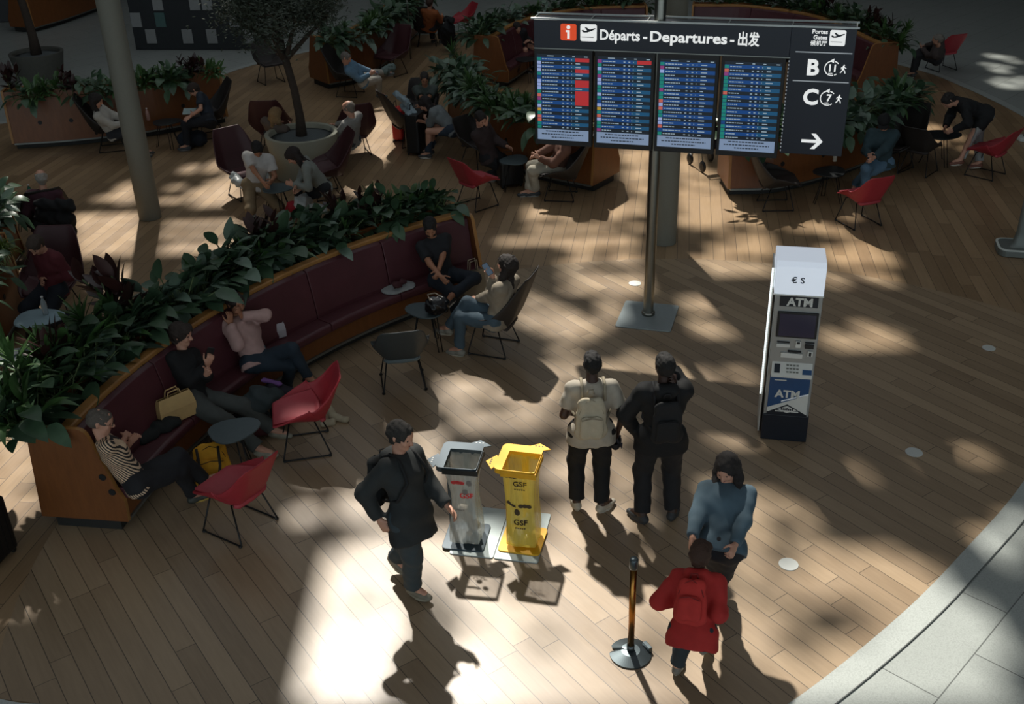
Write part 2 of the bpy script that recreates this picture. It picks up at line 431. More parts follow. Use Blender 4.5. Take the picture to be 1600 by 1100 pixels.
# ------------------------------------------------------------------ planter benches
def path_normals(P, side):
    out = []
    for i in range(len(P)):
        a = P[max(i - 1, 0)]; b = P[min(i + 1, len(P) - 1)]; t = (b - a).normalized()
        out.append(Vector((-t.y, t.x)) * side)
    return out
def sweep(mb, P, N, sec, mi=0, i0=0, i1=None):
    i1 = len(P) - 1 if i1 is None else i1; m = len(sec); vs = []
    for i in range(i0, i1 + 1):
        for o, z in sec: q = P[i] + N[i] * o; vs.append((q.x, q.y, z))
    fs = []; L = i1 - i0 + 1
    for i in range(L - 1):
        for k in range(m): fs.append((i * m + k, i * m + (k + 1) % m, (i + 1) * m + (k + 1) % m, (i + 1) * m + k))
    fs += [tuple(range(m)), tuple(range((L - 1) * m, L * m))]
    return mb.add(vs, fs, mi)
def rbox(o0, z0, o1, z1, lean=0.0, r=0.03):
    """rounded box section from o0,z0 to o1,z1, the top shifted back by lean"""
    pts = rrect(abs(o1 - o0), abs(z1 - z0), r, 3, (o0 + o1) / 2, (z0 + z1) / 2)
    return [(x - lean * (z - z0) / (z1 - z0), z) for x, z in pts]
def planter(name, label, pts, side, holes=(), endholes=(), seg=1.25, dense=0.12, htop=1.1, group=None):
    P0 = [Vector(p) for p in pts]
    # resample
    P = []
    for a, b in zip(P0[:-1], P0[1:]):
        k = max(1, int((b - a).length / dense))
        for i in range(k): P.append(a.lerp(b, i / k))
    P.append(P0[-1]); N = path_normals(P, side)
    root = thing(name, label, 'bench', (P[0].x, P[0].y, 0), 0, group)
    off = P[0].copy(); P = [p - off for p in P]
    S = lambda sec, nm, mat, i0=0, i1=None, sm=False: sweep(MB(), P, N, sec, 0, i0, i1).build(nm, mat, root, smooth=sm)
    S([(0, .13), (.08, htop), (.11, htop), (.03, .13)], 'back_panel', VEN)
    S([(.10, htop - .14), (.38, htop - .14), (.38, .5), (.06, .5)], 'soil', SOIL)
    S([(.36, htop - .25), (.36, htop), (.375, htop + .012), (.465, htop + .012), (.48, htop), (.48, htop - .25)], 'rail', VENL)
    S([(.50, .13), (.50, .40), (.82, .40), (.82, .13)], 'apron', VEN)
    S([(.10, 0), (.10, .12), (.74, .12), (.74, 0)], 'plinth', DARK)
    S([(-.015, .105), (-.015, .135), (.84, .135), (.84, .105)], 'base_trim', TRIMM)
    L = sum((b - a).length for a, b in zip(P[:-1], P[1:])); ns = max(1, round(L / seg)); idx = [round(i * (len(P) - 1) / ns) for i in range(ns + 1)]
    for a, b in zip(idx[:-1], idx[1:]):
        if b - a < 2: continue
        A = [(.48, .44), (.46, htop - .07), (.49, htop - .03), (.55, htop - .05), (.61, .80), (.66, .52), (.66, .46)]
        for nm, sec in (('backrest', A), ('seat', rbox(.60, .36, .90, .475, 0, .04))):
            # small gaps between the cushions
            Q = list(P); Nn = list(N)
            ta = (P[a + 1] - P[a]); tb = (P[b - 1] - P[b])
            Q[a] = P[a] + ta.normalized() * .006; Q[b] = P[b] + tb.normalized() * .006
            sweep(MB(), Q, Nn, sec, 0, a, b).build(nm, LEATH, root, smooth=False, bevel=0.008)
    for e, s_ in ((0, -1), (len(P) - 1, 1)):
        tdir = (P[1] - P[0]).normalized() if e == 0 else (P[-1] - P[-2]).normalized()
        prof = [(-.01, .13), (.07, htop + .02)] + [(.55 + .10 * math.sin(a), htop - .08 + .10 * math.cos(a)) for a in (0, .4, .8, 1.2)] + [(.70, .86), (.80, .50), (.86, .36), (.85, .13)]
        m = MB(); m2 = len(prof); vs = []
        for k in (0, 1):
            for o_, z in prof: q = P[e] + N[e] * o_ + tdir * (s_ * .045 * k); vs.append((q.x, q.y, z))
        m.add(vs, [tuple(range(m2)), tuple(range(m2, 2 * m2))], 0)
        m.add(vs, [(i, (i + 1) % m2, m2 + (i + 1) % m2, m2 + i) for i in range(m2)], 1)
        ep = m.build('end_panel', [VEN, VENL], root, bevel=0.004)
        h = MB()
        for (o_, z) in (endholes if e == 0 else ()):
            q = P[e] + N[e] * o_ + tdir * (s_ * .047)
            rr = [(q.x + math.cos(a) * N[e].x * .035 + 0, q.y + math.cos(a) * N[e].y * .035, z + .035 * math.sin(a)) for a in [2 * PI * i / 14 for i in range(14)]]
            h2 = MB(); h2.add(rr + [(x + tdir.x * s_ * .004, y + tdir.y * s_ * .004, z_) for x, y, z_ in rr], [tuple(range(14)), tuple(range(14, 28))] + [(i, (i + 1) % 14, 14 + (i + 1) % 14, 14 + i) for i in range(14)])
            h2.build('socket', BLACKP, root)
    for (f_, z) in holes:
        i = int(f_ * (len(P) - 1)); q = P[i] + N[i] * (.08 * (z - .13) / .97 - .002); t_ = Vector((N[i].y, -N[i].x))
        rr = [(q.x + t_.x * math.cos(a) * .04, q.y + t_.y * math.cos(a) * .04, z + .04 * math.sin(a)) for a in [2 * PI * k / 14 for k in range(14)]]
        h2 = MB(); h2.add(rr + [(x - N[i].x * .004, y - N[i].y * .004, z_) for x, y, z_ in rr], [tuple(range(14)), tuple(range(14, 28))] + [(k, (k + 1) % 14, 14 + (k + 1) % 14, 14 + k) for k in range(14)])
        h2.build('socket', BLACKP, root)
    return root, [p + off for p in P], N

CB = Vector((3.0, 7.1))
arcA = [CB + 7.49 * Vector((math.cos(math.radians(a)), math.sin(math.radians(a)))) for a in np.linspace(171.9, 120.6, 44)]
PL = {}
PL['A'] = planter('planter_bench', 'long curved oak planter bench with maroon leather seat and broad-leaved plants on top', arcA, -1, (), ((.70, .62), (.76, .46)))
def toppx(*pts): return [Vector(G2(x, y, 1.1)) for x, y in pts]
def curve2(pts, n=6): return [Vector((p.x, p.y)) for p in catmull([Vector((p.x, p.y, 0)) for p in pts], n)]
PL['B'] = planter('planter_bench', 'oak planter wall behind the grey column and the person in white', curve2(toppx((3, 146), (100, 140), (215, 128), (342, 108))), 1, ((.13, .5), (.26, .5), (.37, .5), (.78, .5)))
PL['C'] = planter('planter_bench', 'oak planter behind the person in blue shirt and white trousers', curve2(toppx((508, 62), (560, 52), (600, 30), (655, -14))), 1, ())
PL['D'] = planter('planter_bench', 'oak planter wall running behind the departures board, dark plants spilling over', curve2(toppx((697, 104), (750, 148), (830, 182), (924, 200))), 1, ((.52, .5), (.60, .5), (.68, .5)))
PL['E'] = planter('planter_bench', 'curved planter bench with dark backrest above the top edge of the departures board', curve2([Vector(G2(738, 55, 1.1)), Vector(G2(800, 26, 1.1)), Vector(G2(900, 8, 1.1)), Vector(G2(1004, 4, 1.1))]), -1, ())
PL['F'] = planter('planter_bench', 'oak planter wall behind the person in denim jacket, its corner under the departures board', curve2(toppx((1148, 204), (1230, 200), (1330, 177), (1438, 140))), 1, ((.22, .5), (.38, .5), (.50, .5)))
PL['G'] = planter('planter_bench', 'curved planter bench whose orange end panel shows beside the gates sign', curve2([Vector(G2(1086, 2, 1.1)), Vector(G2(1180, 4, 1.1)), Vector(G2(1300, 22, 1.1)), Vector(G2(1408, 66, 1.1))]), -1, ())
H1, H2 = Vector(G2(0, 545, .12)), Vector(G2(44, 474, .12))
PL['H'] = planter('planter_bench', 'oak planter at the edge of the photo beside the pale blue table', [H1 - (H2 - H1).normalized() * 1.2, H1, H2], 1, ((.55, .52), (.66, .52), (.77, .52)))
H3, H4 = Vector(G2(2, 440, .12)), Vector(G2(37, 392, .12))
PL['H2'] = planter('planter_bench', 'oak planter at the edge of the photo behind the bald person with the black coat', [H3 - (H4 - H3).normalized() * .8, H3, H4], 1, ())
PL['I'] = planter('planter_bench', 'distant oak planter behind the tree trunk at the far corner', curve2(toppx((42, -12), (90, -24), (150, -42))), 1, ())

# ------------------------------------------------------------------ plants
LEAF1 = leaf_mat('leaf_dark', rgb(26, 44, 30), rgb(82, 110, 82))
LEAF2 = leaf_mat('leaf_mid', rgb(28, 52, 28), rgb(80, 114, 62))
LEAF3 = leaf_mat('leaf_grey', rgb(52, 72, 62), rgb(120, 142, 124))
LEAF4 = leaf_mat('leaf_red', rgb(30, 14, 16), rgb(62, 34, 30))
LEAF5 = leaf_mat('leaf_grass', rgb(40, 62, 24), rgb(108, 132, 58))
STEM = M('stem', rgb(92, 108, 70), 0.6)
OLIVE = leaf_mat('leaf_olive', rgb(26, 34, 27), rgb(74, 84, 68), 0.55)
BARK = M('bark', rgb(60, 50, 42), 0.9, 0, 0.25, 30, 0.6)
def leaf(mb, base, d, up, L, Wd, arch, fold=0.25, n=7, mi=0, tipw=0.0):
    """one leaf blade: base point, direction, droops by arch along its length"""
    d = Vector(d).normalized(); s_ = d.cross(Vector(up)).normalized(); u_ = s_.cross(d)
    vs = []
    for i in range(n):
        t = i / (n - 1); w = Wd * (math.sin(PI * min(1, t ** 0.75 * 0.97 + .03)) ** 0.8) * 0.5 + tipw * (1 - t)
        c = Vector(base) + d * (L * t * (1 - arch * .15 * t)) + Vector((0, 0, -1)) * (arch * L * .55 * t * t)
        vs += [c - s_ * w + u_ * (w * fold), c, c + s_ * w + u_ * (w * fold)]
    fs = []
    for i in range(n - 1):
        a = i * 3
        fs += [(a, a + 1, a + 4, a + 3), (a + 1, a + 2, a + 5, a + 4)]
    mb.add(vs, fs, mi)
def plant_proto(kind, seed):
    r = random.Random(seed); mb = MB()
    if kind in ('broad', 'grey'):
        for i in range(30 if kind == 'broad' else 24):
            a = r.uniform(0, 2 * PI); el = r.uniform(.15, 1.35); Lp = r.uniform(.10, .36)
            d = Vector((math.cos(a) * math.cos(el), math.sin(a) * math.cos(el), math.sin(el)))
            b = Vector((r.uniform(-.07, .07), r.uniform(-.05, .05), 0)); e = b + d * Lp
            mb.tube([b, b + d * Lp * .5 + Vector((0, 0, .02)), e], .005, 4, 1, False)
            el2 = el - r.uniform(.15, .85); d2 = Vector((math.cos(a) * math.cos(el2), math.sin(a) * math.cos(el2), math.sin(el2)))
            up = Vector((r.uniform(-.3, .3), r.uniform(-.3, .3), 1))
            leaf(mb, e, d2, up, r.uniform(.18, .30), r.uniform(.09, .15), r.uniform(.1, .7), .18)
    elif kind == 'lance':
        for i in range(34):
            a = r.uniform(0, 2 * PI); el = r.uniform(.4, 1.4)
            d = Vector((math.cos(a) * math.cos(el), math.sin(a) * math.cos(el), math.sin(el)))
            b = Vector((r.uniform(-.05, .05), r.uniform(-.05, .05), 0)); e = b + d * r.uniform(.05, .2)
            mb.tube([b, e], .004, 4, 1, False)
            leaf(mb, e, d, Vector((r.uniform(-.3, .3), r.uniform(-.3, .3), 1)), r.uniform(.28, .46), r.uniform(.045, .075), r.uniform(.3, 1.0), .3, 8)
    elif kind == 'grass':
        for i in range(110):
            a = r.uniform(0, 2 * PI); el = r.uniform(.5, 1.45)
            d = Vector((math.cos(a) * math.cos(el), math.sin(a) * math.cos(el), math.sin(el)))
            leaf(mb, (r.uniform(-.05, .05), r.uniform(-.05, .05), 0), d, Vector((.1, .2, 1)), r.uniform(.28, .5), .013, r.uniform(.7, 1.6), .2, 6, 0, .003)
    elif kind == 'dracaena':
        for st in range(3):
            b = Vector((r.uniform(-.1, .1), r.uniform(-.08, .08), 0)); h = r.uniform(.12, .38); t_ = b + Vector((r.uniform(-.05, .05), r.uniform(-.05, .05), h))
            mb.tube([b, t_], .008, 5, 1, False)
            for i in range(30):
                a = i * 2.4 + r.random(); el = .15 + 1.25 * (i / 30)
                d = Vector((math.cos(a) * math.cos(el), math.sin(a) * math.cos(el), math.sin(el)))
                leaf(mb, t_ - Vector((0, 0, .1 * (1 - i / 30))), d, (0, 0.1, 1), r.uniform(.2, .32), .034, r.uniform(.2, .8), .3, 6)
    elif kind == 'red':
        for st in range(4):
            b = Vector((r.uniform(-.1, .1), r.uniform(-.08, .08), 0)); h = r.uniform(.3, .5); t_ = b + Vector((r.uniform(-.12, .12), r.uniform(-.1, .1), h))
            mb.tube([b, t_], .007, 5, 1, False)
            for i in range(9):
                a = i * 2.4 + r.random(); el = .35 + .9 * i / 9
                d = Vector((math.cos(a) * math.cos(el), math.sin(a) * math.cos(el), math.sin(el)))
                leaf(mb, b.lerp(t_, .35 + .65 * i / 9), d, (0.1, 0, 1), r.uniform(.16, .24), r.uniform(.07, .1), .2, .25)
    return mb
KMAT = dict(broad=LEAF1, grey=LEAF3, lance=LEAF2, grass=LEAF5, dracaena=LEAF2, red=LEAF4)
KLAB = dict(broad='dark green broad-leaved plant', grey='grey-green broad-leaved plant', lance='green plant with arching lance-shaped leaves', grass='tuft of fine arching grass', dracaena='spiky dracaena-like green plant', red='dark red-leaved rubber plant')
KNAME = dict(broad='leafy_plant', grey='leafy_plant', lance='arching_plant', grass='grass_plant', dracaena='spiky_plant', red='red_leaf_plant')
PROTO = {}
for k in KMAT:
    me = []
    for sd in range(3):
        o = plant_proto(k, sd * 11 + len(k)).build(KNAME[k], [KMAT[k], STEM], smooth=True)
        me.append(o.data); bpy.data.objects.remove(o)
    PROTO[k] = me
WHERE = {'A': 'on the long curved planter bench', 'B': 'on the planter wall behind the grey column', 'C': 'on the planter behind the person in blue', 'D': 'on the planter behind the departures board',
         'E': 'on the far planter above the departures board', 'F': 'on the planter behind the person in denim jacket', 'G': 'on the planter behind the gates sign', 'H': 'on the planter beside the pale blue table', 'H2': 'on the planter beside the bald person', 'I': 'on the distant planter behind the tree trunk'}
def put_plants(key, step, weights, seed, first=None, last=None, scale=1.0):
    root, P, N = PL[key]; r = random.Random(seed)
    L = sum((b - a).length for a, b in zip(P[:-1], P[1:])); n = max(2, int(L / step)); ks, ws = zip(*weights.items())
    for i in range(n):
        t = (i + .5) / n * (len(P) - 1) + r.uniform(-.6, .6); t = min(max(t, .5), len(P) - 1.5); j = int(t)
        q = P[j].lerp(P[j + 1], t - j) + N[j] * (r.uniform(-.16, .09) if key == 'A' else r.uniform(-.04, .17))
        k = r.choices(ks, ws)[0]
        if i == 0 and first: k = first
        if i == n - 1 and last: k = last
        o = bpy.data.objects.new(KNAME[k], r.choice(PROTO[k])); COL.objects.link(o)
        o.location = (q.x, q.y, .95); ax_ = Vector((-N[j].y, N[j].x, 0)); o.rotation_euler = (Matrix.Rotation(-(r.uniform(.22, .55) if key == 'A' else r.uniform(.08, .40)), 4, ax_) @ Matrix.Rotation(r.uniform(0, 6.28), 4, 'Z')).to_euler(); s_ = r.uniform(.8, 1.12) * scale * (1.28 - .33 * i / n if key == 'A' else 1); o.scale = (s_, s_, s_ * r.uniform(.95, 1.2))
        tag(o, KLAB[k] + ' ' + WHERE[key], 'plant', KLAB[k] + 's ' + WHERE[key])
put_plants('A', .088, dict(broad=6, grey=2.4, lance=2.5, dracaena=1.5, red=.7, grass=.5), 5, 'lance', 'grass', 1.18)
put_plants('B', .2, dict(broad=5, lance=3, dracaena=3, red=2), 6, 'red', 'lance', 1.05)
put_plants('C', .2, dict(broad=5, grey=2, lance=2, dracaena=1), 7, 'broad', 'broad', 1.15)
put_plants('D', .17, dict(broad=5, grey=1.5, lance=2, dracaena=2, grass=.6), 8, 'dracaena', 'grass', 1.15)
put_plants('E', .2, dict(broad=5, grey=2, lance=1), 9, 'broad', 'broad', 1.1)
put_plants('F', .17, dict(broad=5, grey=2.4, lance=2, dracaena=1, red=1), 12, 'broad', 'broad', 1.15)
put_plants('G', .2, dict(broad=5, lance=2, dracaena=2, red=1), 14, 'red', 'dracaena', 1.1)
put_plants('H', .2, dict(broad=2, grey=2, grass=2), 15, 'broad', 'grass', 1.0)
put_plants('H2', .2, dict(broad=3, grey=1, grass=2), 16, 'broad', 'grass', 1.1)
put_plants('I', .3, dict(broad=3, dracaena=2), 17)

# ------------------------------------------------------------------ olive trees in pots
def tree(label, loc, potr, poth, crown_r, th, nleaf, seed, forks, potcol, glabel, tw=1.0):
    pot = thing('planter_pot', glabel, 'pot', (loc[0], loc[1], 0))
    r0 = potr * .78
    MB().lathe([(r0, 0), (r0 + .02, .02), (potr * .99, poth - .05), (potr, poth - .01), (potr, poth), (potr - .07, poth), (potr - .08, poth - .02), (potr - .09, poth - .09), (0.001, poth - .09)], 48).build('pot', potcol, pot, smooth=True, bevel=.006)
    MB().lathe([(potr - .085, poth - .085), (potr * .5, poth - .06), (0.001, poth - .055)], 32).build('gravel', GRAVEL, pot, smooth=True)
    r = random.Random(seed)
    tr = thing('olive_tree', label, 'tree', (loc[0], loc[1], poth - .07))
    tk = MB(); tips = []
    fork = Vector((forks[0][0], forks[0][1], th))
    tk.tube([(0, 0, 0), (0.01, 0, th * .25), (fork.x * .5 + .03, fork.y * .5, th * .6), fork], [.10 * tw, .075 * tw, .065 * tw, .062 * tw], 12)
    for (dx, dy, dz) in forks[1:]:
        e = fork + Vector((dx, dy, dz)); m_ = fork.lerp(e, .5) + Vector((r.uniform(-.06, .06), r.uniform(-.06, .06), .05))
        tk.tube([fork - Vector((0, 0, .05)), m_, e], [.045, .033, .022], 10)
        for k in range(8):
            a = r.uniform(0, 2 * PI); el = r.uniform(-.1, 1.2); ln = crown_r * r.uniform(.5, 1.0)
            s0 = m_.lerp(e, r.uniform(.3, 1)); t_ = s0 + Vector((math.cos(a) * math.cos(el), math.sin(a) * math.cos(el), math.sin(el))) * ln
            mid = s0.lerp(t_, .5) + Vector((0, 0, .06)); tk.tube([s0, mid, t_], [.014, .009, .004], 6)
            tips += [s0.lerp(t_, .35), s0.lerp(t_, .6), mid, s0.lerp(t_, .85), t_]
    tk.build('trunk', BARK, tr, smooth=True)
    lf = MB(); per = nleaf // max(1, len(tips))
    for t_ in tips:
        for k in range(per):
            g = Vector((r.gauss(0, 1), r.gauss(0, 1), r.gauss(0, .8))) * (crown_r * .17)
            d = Vector((r.gauss(0, 1), r.gauss(0, 1), r.gauss(.2, .8)))
            if d.length < .1: continue
            b = t_ + g; d.normalize(); s_ = d.orthogonal().normalized() * .011; L = r.uniform(.06, .095)
            lf.add([b, b + d * L * .5 + s_, b + d * L, b + d * L * .5 - s_], [(0, 1, 2, 3)])
    lf.build('foliage', OLIVE, tr)
    return tr
p_ = G(471, 210, .74)
tree('olive tree with dark crown growing from the round grey pot', (p_.x, p_.y), .63, .78, 1.0, 1.35, 17000, 5, [(-.12, 0), (-.75, .1, .6), (.35, -.1, .75), (-.1, .4, .9), (-.25, -.35, .75), (.75, .1, .62), (-.35, .2, .85)], POTM, 'large round pale grey concrete pot with gravel among the maroon chairs')
p_ = G(56, 81, .6)
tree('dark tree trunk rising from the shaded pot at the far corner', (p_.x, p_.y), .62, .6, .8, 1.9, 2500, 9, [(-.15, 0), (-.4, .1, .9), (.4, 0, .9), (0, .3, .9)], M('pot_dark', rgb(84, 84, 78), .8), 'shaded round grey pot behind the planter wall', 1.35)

# ------------------------------------------------------------------ columns and posts
def column(label, px, py, r, h, name='column'):
    q = G(px, py)
    o = MB().lathe([(r, 0), (r, h)], 48).build(name, CONC, None, smooth=True, loc=(q.x, q.y, 0))
    md = o.modifiers.new('e', 'EDGE_SPLIT'); md.split_angle = 1.0
    return tag(o, label, 'column')
column('round grey column standing near the maroon chairs and the olive pot', 235, 340, .175, RZ - .02)
column('round grey column standing just behind the departures board pole', 1037, 378, .18, RZ - .02)

# ------------------------------------------------------------------ chairs
CH = {}
RED = M('red_shell', rgb(162, 46, 56), 0.5, 0, .06, 20, .05)
REDP = M('red_pad', rgb(172, 62, 72), 0.6, 0, .06, 20, .05)
GREYS = M('grey_shell', rgb(58, 64, 66), 0.55, 0, .08, 20, .05)
GREYP = M('grey_pad', rgb(98, 112, 116), 0.6, 0, .06, 20, .05)
MAR = M('maroon_shell', rgb(66, 34, 38), 0.5, 0, .1, 20, .05)
MARP = M('maroon_pad', rgb(76, 42, 46), 0.55, 0, .1, 20, .05)
DKS = M('dark_shell', rgb(40, 36, 34), 0.6, 0, .1, 20, .05)
DKP = M('dark_pad', rgb(50, 44, 42), 0.6, 0, .1, 20, .05)
def shell_fn(kind):
    if kind == 'arm':      # low armchair with flared arms
        prof = [(.30, .415), (.20, .43), (.02, .405), (-.14, .385), (-.22, .42), (-.28, .52), (-.34, .66), (-.40, .80), (-.43, .86)]
        half = [.22, .24, .25, .26, .26, .26, .25, .23, .19]; lift = [.00, .03, .15, .23, .24, .17, .08, .035, .01]; flare = [.01, .03, .06, .07, .06, .05, .03, .015, 0]
    else:                  # high-backed lounge chair
        prof = [(.33, .40), (.22, .42), (.02, .385), (-.16, .355), (-.25, .39), (-.33, .54), (-.41, .74), (-.49, .95), (-.53, 1.06)]
        half = [.25, .29, .31, .32, .33, .33, .30, .26, .22]; lift = [.01, .05, .17, .24, .24, .19, .11, .05, .02]; flare = [.02, .05, .08, .09, .08, .07, .04, .02, 0]
    n = len(prof)
    def f(u, v):
        x = v * (n - 1); i = min(int(x), n - 2); t = x - i; t2 = t * t * (3 - 2 * t) * .5 + t * .5
        L_ = lambda A: A[i] * (1 - t2) + A[i + 1] * t2
        y = prof[i][0] * (1 - t2) + prof[i + 1][0] * t2; z = prof[i][1] * (1 - t2) + prof[i + 1][1] * t2
        uu = (u - .5) * 2; au = abs(uu); e = max(0, (au - .45) / .55); e = e * e * (3 - 2 * e)
        w = L_(half); lf = L_(lift); fl = L_(flare); bk = min(1, max(0, (v - .30) / .35))   # 0 seat, 1 back
        d = Vector((0, bk * .85 + .12, (1 - bk) * 1.0 + .28)).normalized()
        return Vector((math.copysign(min(au / .8, 1) * w + e * fl, uu), y, z + .0)) + d * (e * lf * 1.0)
    return f
def make_chair(kind, sm, pm, key):
    root = thing('armchair' if kind == 'arm' else 'lounge_chair', 'x', 'chair')
    f = shell_fn(kind)
    MB().grid(f, 21, 25).build('shell', sm, root, smooth=True, solid=.018, sub=1)
    # pad: lies a little inside the shell over seat and lower back
    def g(u, v):
        p = f(.5 + (u - .5) * .74, .03 + v * (.44 if kind == 'arm' else .48)); return p + Vector((0, .012, .022))
    MB().grid(g, 11, 12).build('seat_pad', pm, root, smooth=True, solid=.03, sub=1)
    # rolled fold at the foot of the back, seen from behind
    y0, z0 = (-.205, .398) if kind == 'arm' else (-.235, .365)
    MB().tube([(-.20, y0 + .015, z0 + .015), (-.16, y0, z0), (0, y0 - .004, z0 - .004), (.16, y0, z0), (.20, y0 + .015, z0 + .015)], [.018, .028, .032, .028, .018], 10).build('back_fold', pm, root, smooth=True)
    for s_ in (-1, 1):
        pts = [(s_ * .17, .14, .39), (s_ * .235, .235, .03), (s_ * .24, .24, .012), (s_ * .24, .22, .009), (s_ * .24, -.22, .009), (s_ * .24, -.245, .012), (s_ * .235, -.24, .03), (s_ * .17, -.12, .38)]
        lg = MB().tube(pts, .0085, 8).build('sled_leg', BLACK, root, smooth=True)
        for yy in (.225, -.23): MB().lathe([(.018, 0), (.02, .006), (.017, .018)], 10, 0, (s_ * .24, yy, 0)).build('foot_pad', BLACKP, lg)
    MB().tube([(-.17, .14, .385), (.17, .14, .385)], .008, 8).tube([(-.17, -.12, .375), (.17, -.12, .375)], .008, 8).build('cross_bar', BLACK, root, smooth=True)
    CH[key] = [root, False]
    return root
make_chair('arm', RED, REDP, 'red'); make_chair('arm', GREYS, GREYP, 'grey'); make_chair('lounge', MAR, MARP, 'maroon'); make_chair('lounge', DKS, DKP, 'dark'); make_chair('arm', DKS, DKP, 'darkarm')
def chair(key, loc, a, label, group=None, s=1.0):
    """a is the world heading the sitter looks along"""
    c = CH[key]
    if c[1]: o = copy_tree(c[0])
    else: o = c[0]; c[1] = True
    o.location = (loc[0], loc[1], 0.002); o.rotation_euler = (0, 0, a - PI / 2); o['label'] = label
    if group: o['group'] = group
    elif 'group' in o: del o['group']
    return Vector((loc[0], loc[1], 0)), a
def mid(a, b): return (G(*a) + G(*b)) / 2
C_ = {}
C_['c1'] = chair('red', mid((315, 830), (437, 812)), ang((373, 855), (315, 830)), 'red armchair next to the yellow backpack, seen from behind')
C_['c2'] = chair('red', mid((440, 725), (516, 672)), ang((512, 715), (440, 725)), 'red armchair with its empty seat turned to the curved bench')
C_['c3'] = chair('grey', mid((597, 617), (662, 578)), ang((630, 615), (624, 581)), 'charcoal armchair seen from behind near the table with the glossy black bag')
C_['c4'] = chair('dark', mid((726, 553), (816, 534)), ang((790, 563), (726, 553)), 'dark lounge chair under the person holding up a phone')
C_['c5'] = chair('red', mid((709, 320), (784, 321)), ang((744, 334), (784, 321)), 'red armchair facing the person resting the head on one hand')
C_['c6'] = chair('red', mid((1301, 342), (1381, 355)), ang((1335, 361), (1301, 342)), 'red armchair in front of the person in the denim jacket')
C_['c7'] = chair('red', mid((1502, 274), (1575, 272)), ang((1554, 286), (1502, 274)), 'red armchair behind the bending person in white trousers')
C_['c8'] = chair('dark', mid((1177, 313), (1246, 331)), ang((1192, 332), (1246, 331)), 'empty dark chair at the corner of the oak planter under the gates sign')
C_['c9'] = chair('dark', mid((841, 315), (911, 300)), ang((892, 317), (841, 315)), 'dark chair under the person in white trousers below the departures board')
C_['c10'] = chair('darkarm', G(748, 262), ang((748, 262), (790, 275)), 'dark chair under the person resting the head on one hand')
C_['c11'] = chair('darkarm', G(664, 196), ang((664, 196), (672, 240)), 'dark chair under the person in the grey-green T-shirt')
C_['c11b'] = chair('dark', G(640, 224), ang((640, 224), (700, 214)), 'black chair with a pale denim jacket thrown over its back')
C_['c12'] = chair('maroon', G(388, 305), ang((388, 305), (432, 330)), 'maroon high-backed chair under the person in the white T-shirt')
C_['c13'] = chair('maroon', G(512, 305), ang((512, 305), (432, 318)), 'maroon high-backed chair under the long-haired person leaning over a table')
C_['c14'] = chair('maroon', G(430, 232), ang((430, 232), (452, 190)), 'maroon high-backed chair behind the olive pot with a blond head above it')
C_['c15'] = chair('maroon', G(556, 240), ang((556, 240), (520, 200)), 'dark maroon chair turned away beside the olive pot under a balding person')
C_['c16'] = chair('darkarm', G(424, 128), ang((424, 128), (470, 150)), 'empty dark chair under the crown of the olive tree')
C_['c17'] = chair('dark', G(548, 148), ang((548, 148), (600, 150)), 'dark chair under the person in the blue shirt')
C_['c18'] = chair('maroon', G(614, 116), ang((614, 116), (572, 130)), 'empty maroon chair with bright rim opposite the person in the blue shirt')
C_['c19'] = chair('dark', G(668, 70), ang((668, 70), (676, 40)), 'dark chair under the person in the rust-coloured top')
C_['c20'] = chair('red', G(722, 58), ang((722, 58), (690, 62)), 'small distant red chair beside the black backpack')
C_['c21'] = chair('dark', G(178, 232), ang((178, 232), (240, 226)), 'dark chair under the person in white beside the grey column')
C_['c22'] = chair('dark', G(330, 212), ang((330, 212), (262, 222)), 'dark chair under the person reading in a navy T-shirt')
C_['c23'] = chair('dark', G(84, 385), ang((84, 385), (60, 330)), 'chair covered by a black coat under the bald person')
C_['c24'] = chair('maroon', G(92, 492), ang((92, 492), (50, 545)), 'maroon high-backed chair under the person in the dark red shirt')
C_['c25'] = chair('dark', G(1395, 262), ang((1395, 262), (1335, 285)), 'dark chair under the person in denim jacket and black cap')
C_['c25b'] = chair('darkarm', G(1434, 268), ang((1434, 268), (1480, 240)), 'empty dark armchair beside the person in the denim jacket')
C_['c26'] = chair('red', G(1470, 108), ang((1470, 108), (1440, 98)), 'red chair at the far edge of the boards under a grey-haired person')

# ------------------------------------------------------------------ small tables
TOPS = M('table_slate', rgb(74, 88, 92), 0.45, 0, .05, 20); TOPP = M('table_pale', rgb(142, 166, 176), 0.4, 0, .1, 10)
TOPD = M('table_dark', rgb(34, 38, 40), 0.4, 0, .05, 20)
def table(loc, rz, label, top, r=.34, h=.5):
    root = thing('side_table', label, 'table', (loc[0], loc[1], 0), rz)
    n = 40; pl = []
    for i in range(n):
        a = 2 * PI * i / n; q = r * (1 + .12 * math.cos(3 * a) * .6 + .10 * math.cos(a)); pl.append((q * math.cos(a), q * .86 * math.sin(a)))
    MB().prism(pl, h - .018, h).build('tabletop', top, root, bevel=.005)
    for k in range(3):
        a = 2 * PI * k / 3 + .5; ca, sa = math.cos(a), math.sin(a)
        MB().tube([(ca * .10, sa * .10, h - .02), (ca * r * .85, sa * r * .85, .012), (ca * r * .88 - sa * .05, sa * r * .88 + ca * .05, .008), (ca * .12 - sa * .05, sa * .12 + ca * .05, h - .02)], .007, 7).build('leg', BLACK, root, smooth=True)
    return root
def tab(px, py, rz, label, top, r=.34, h=.5): q = G(px, py, h); return table((q.x, q.y), rz, label, top, r, h)
tab(361, 672, .6, 'slate grey side table above the yellow backpack', TOPS, .255)
tab(668, 484, 2.7, 'slate grey side table carrying a glossy black bag', TOPS, .25)
tab(56, 496, .1, 'pale blue side table with a bottle by the oak planter', TOPP, .29)
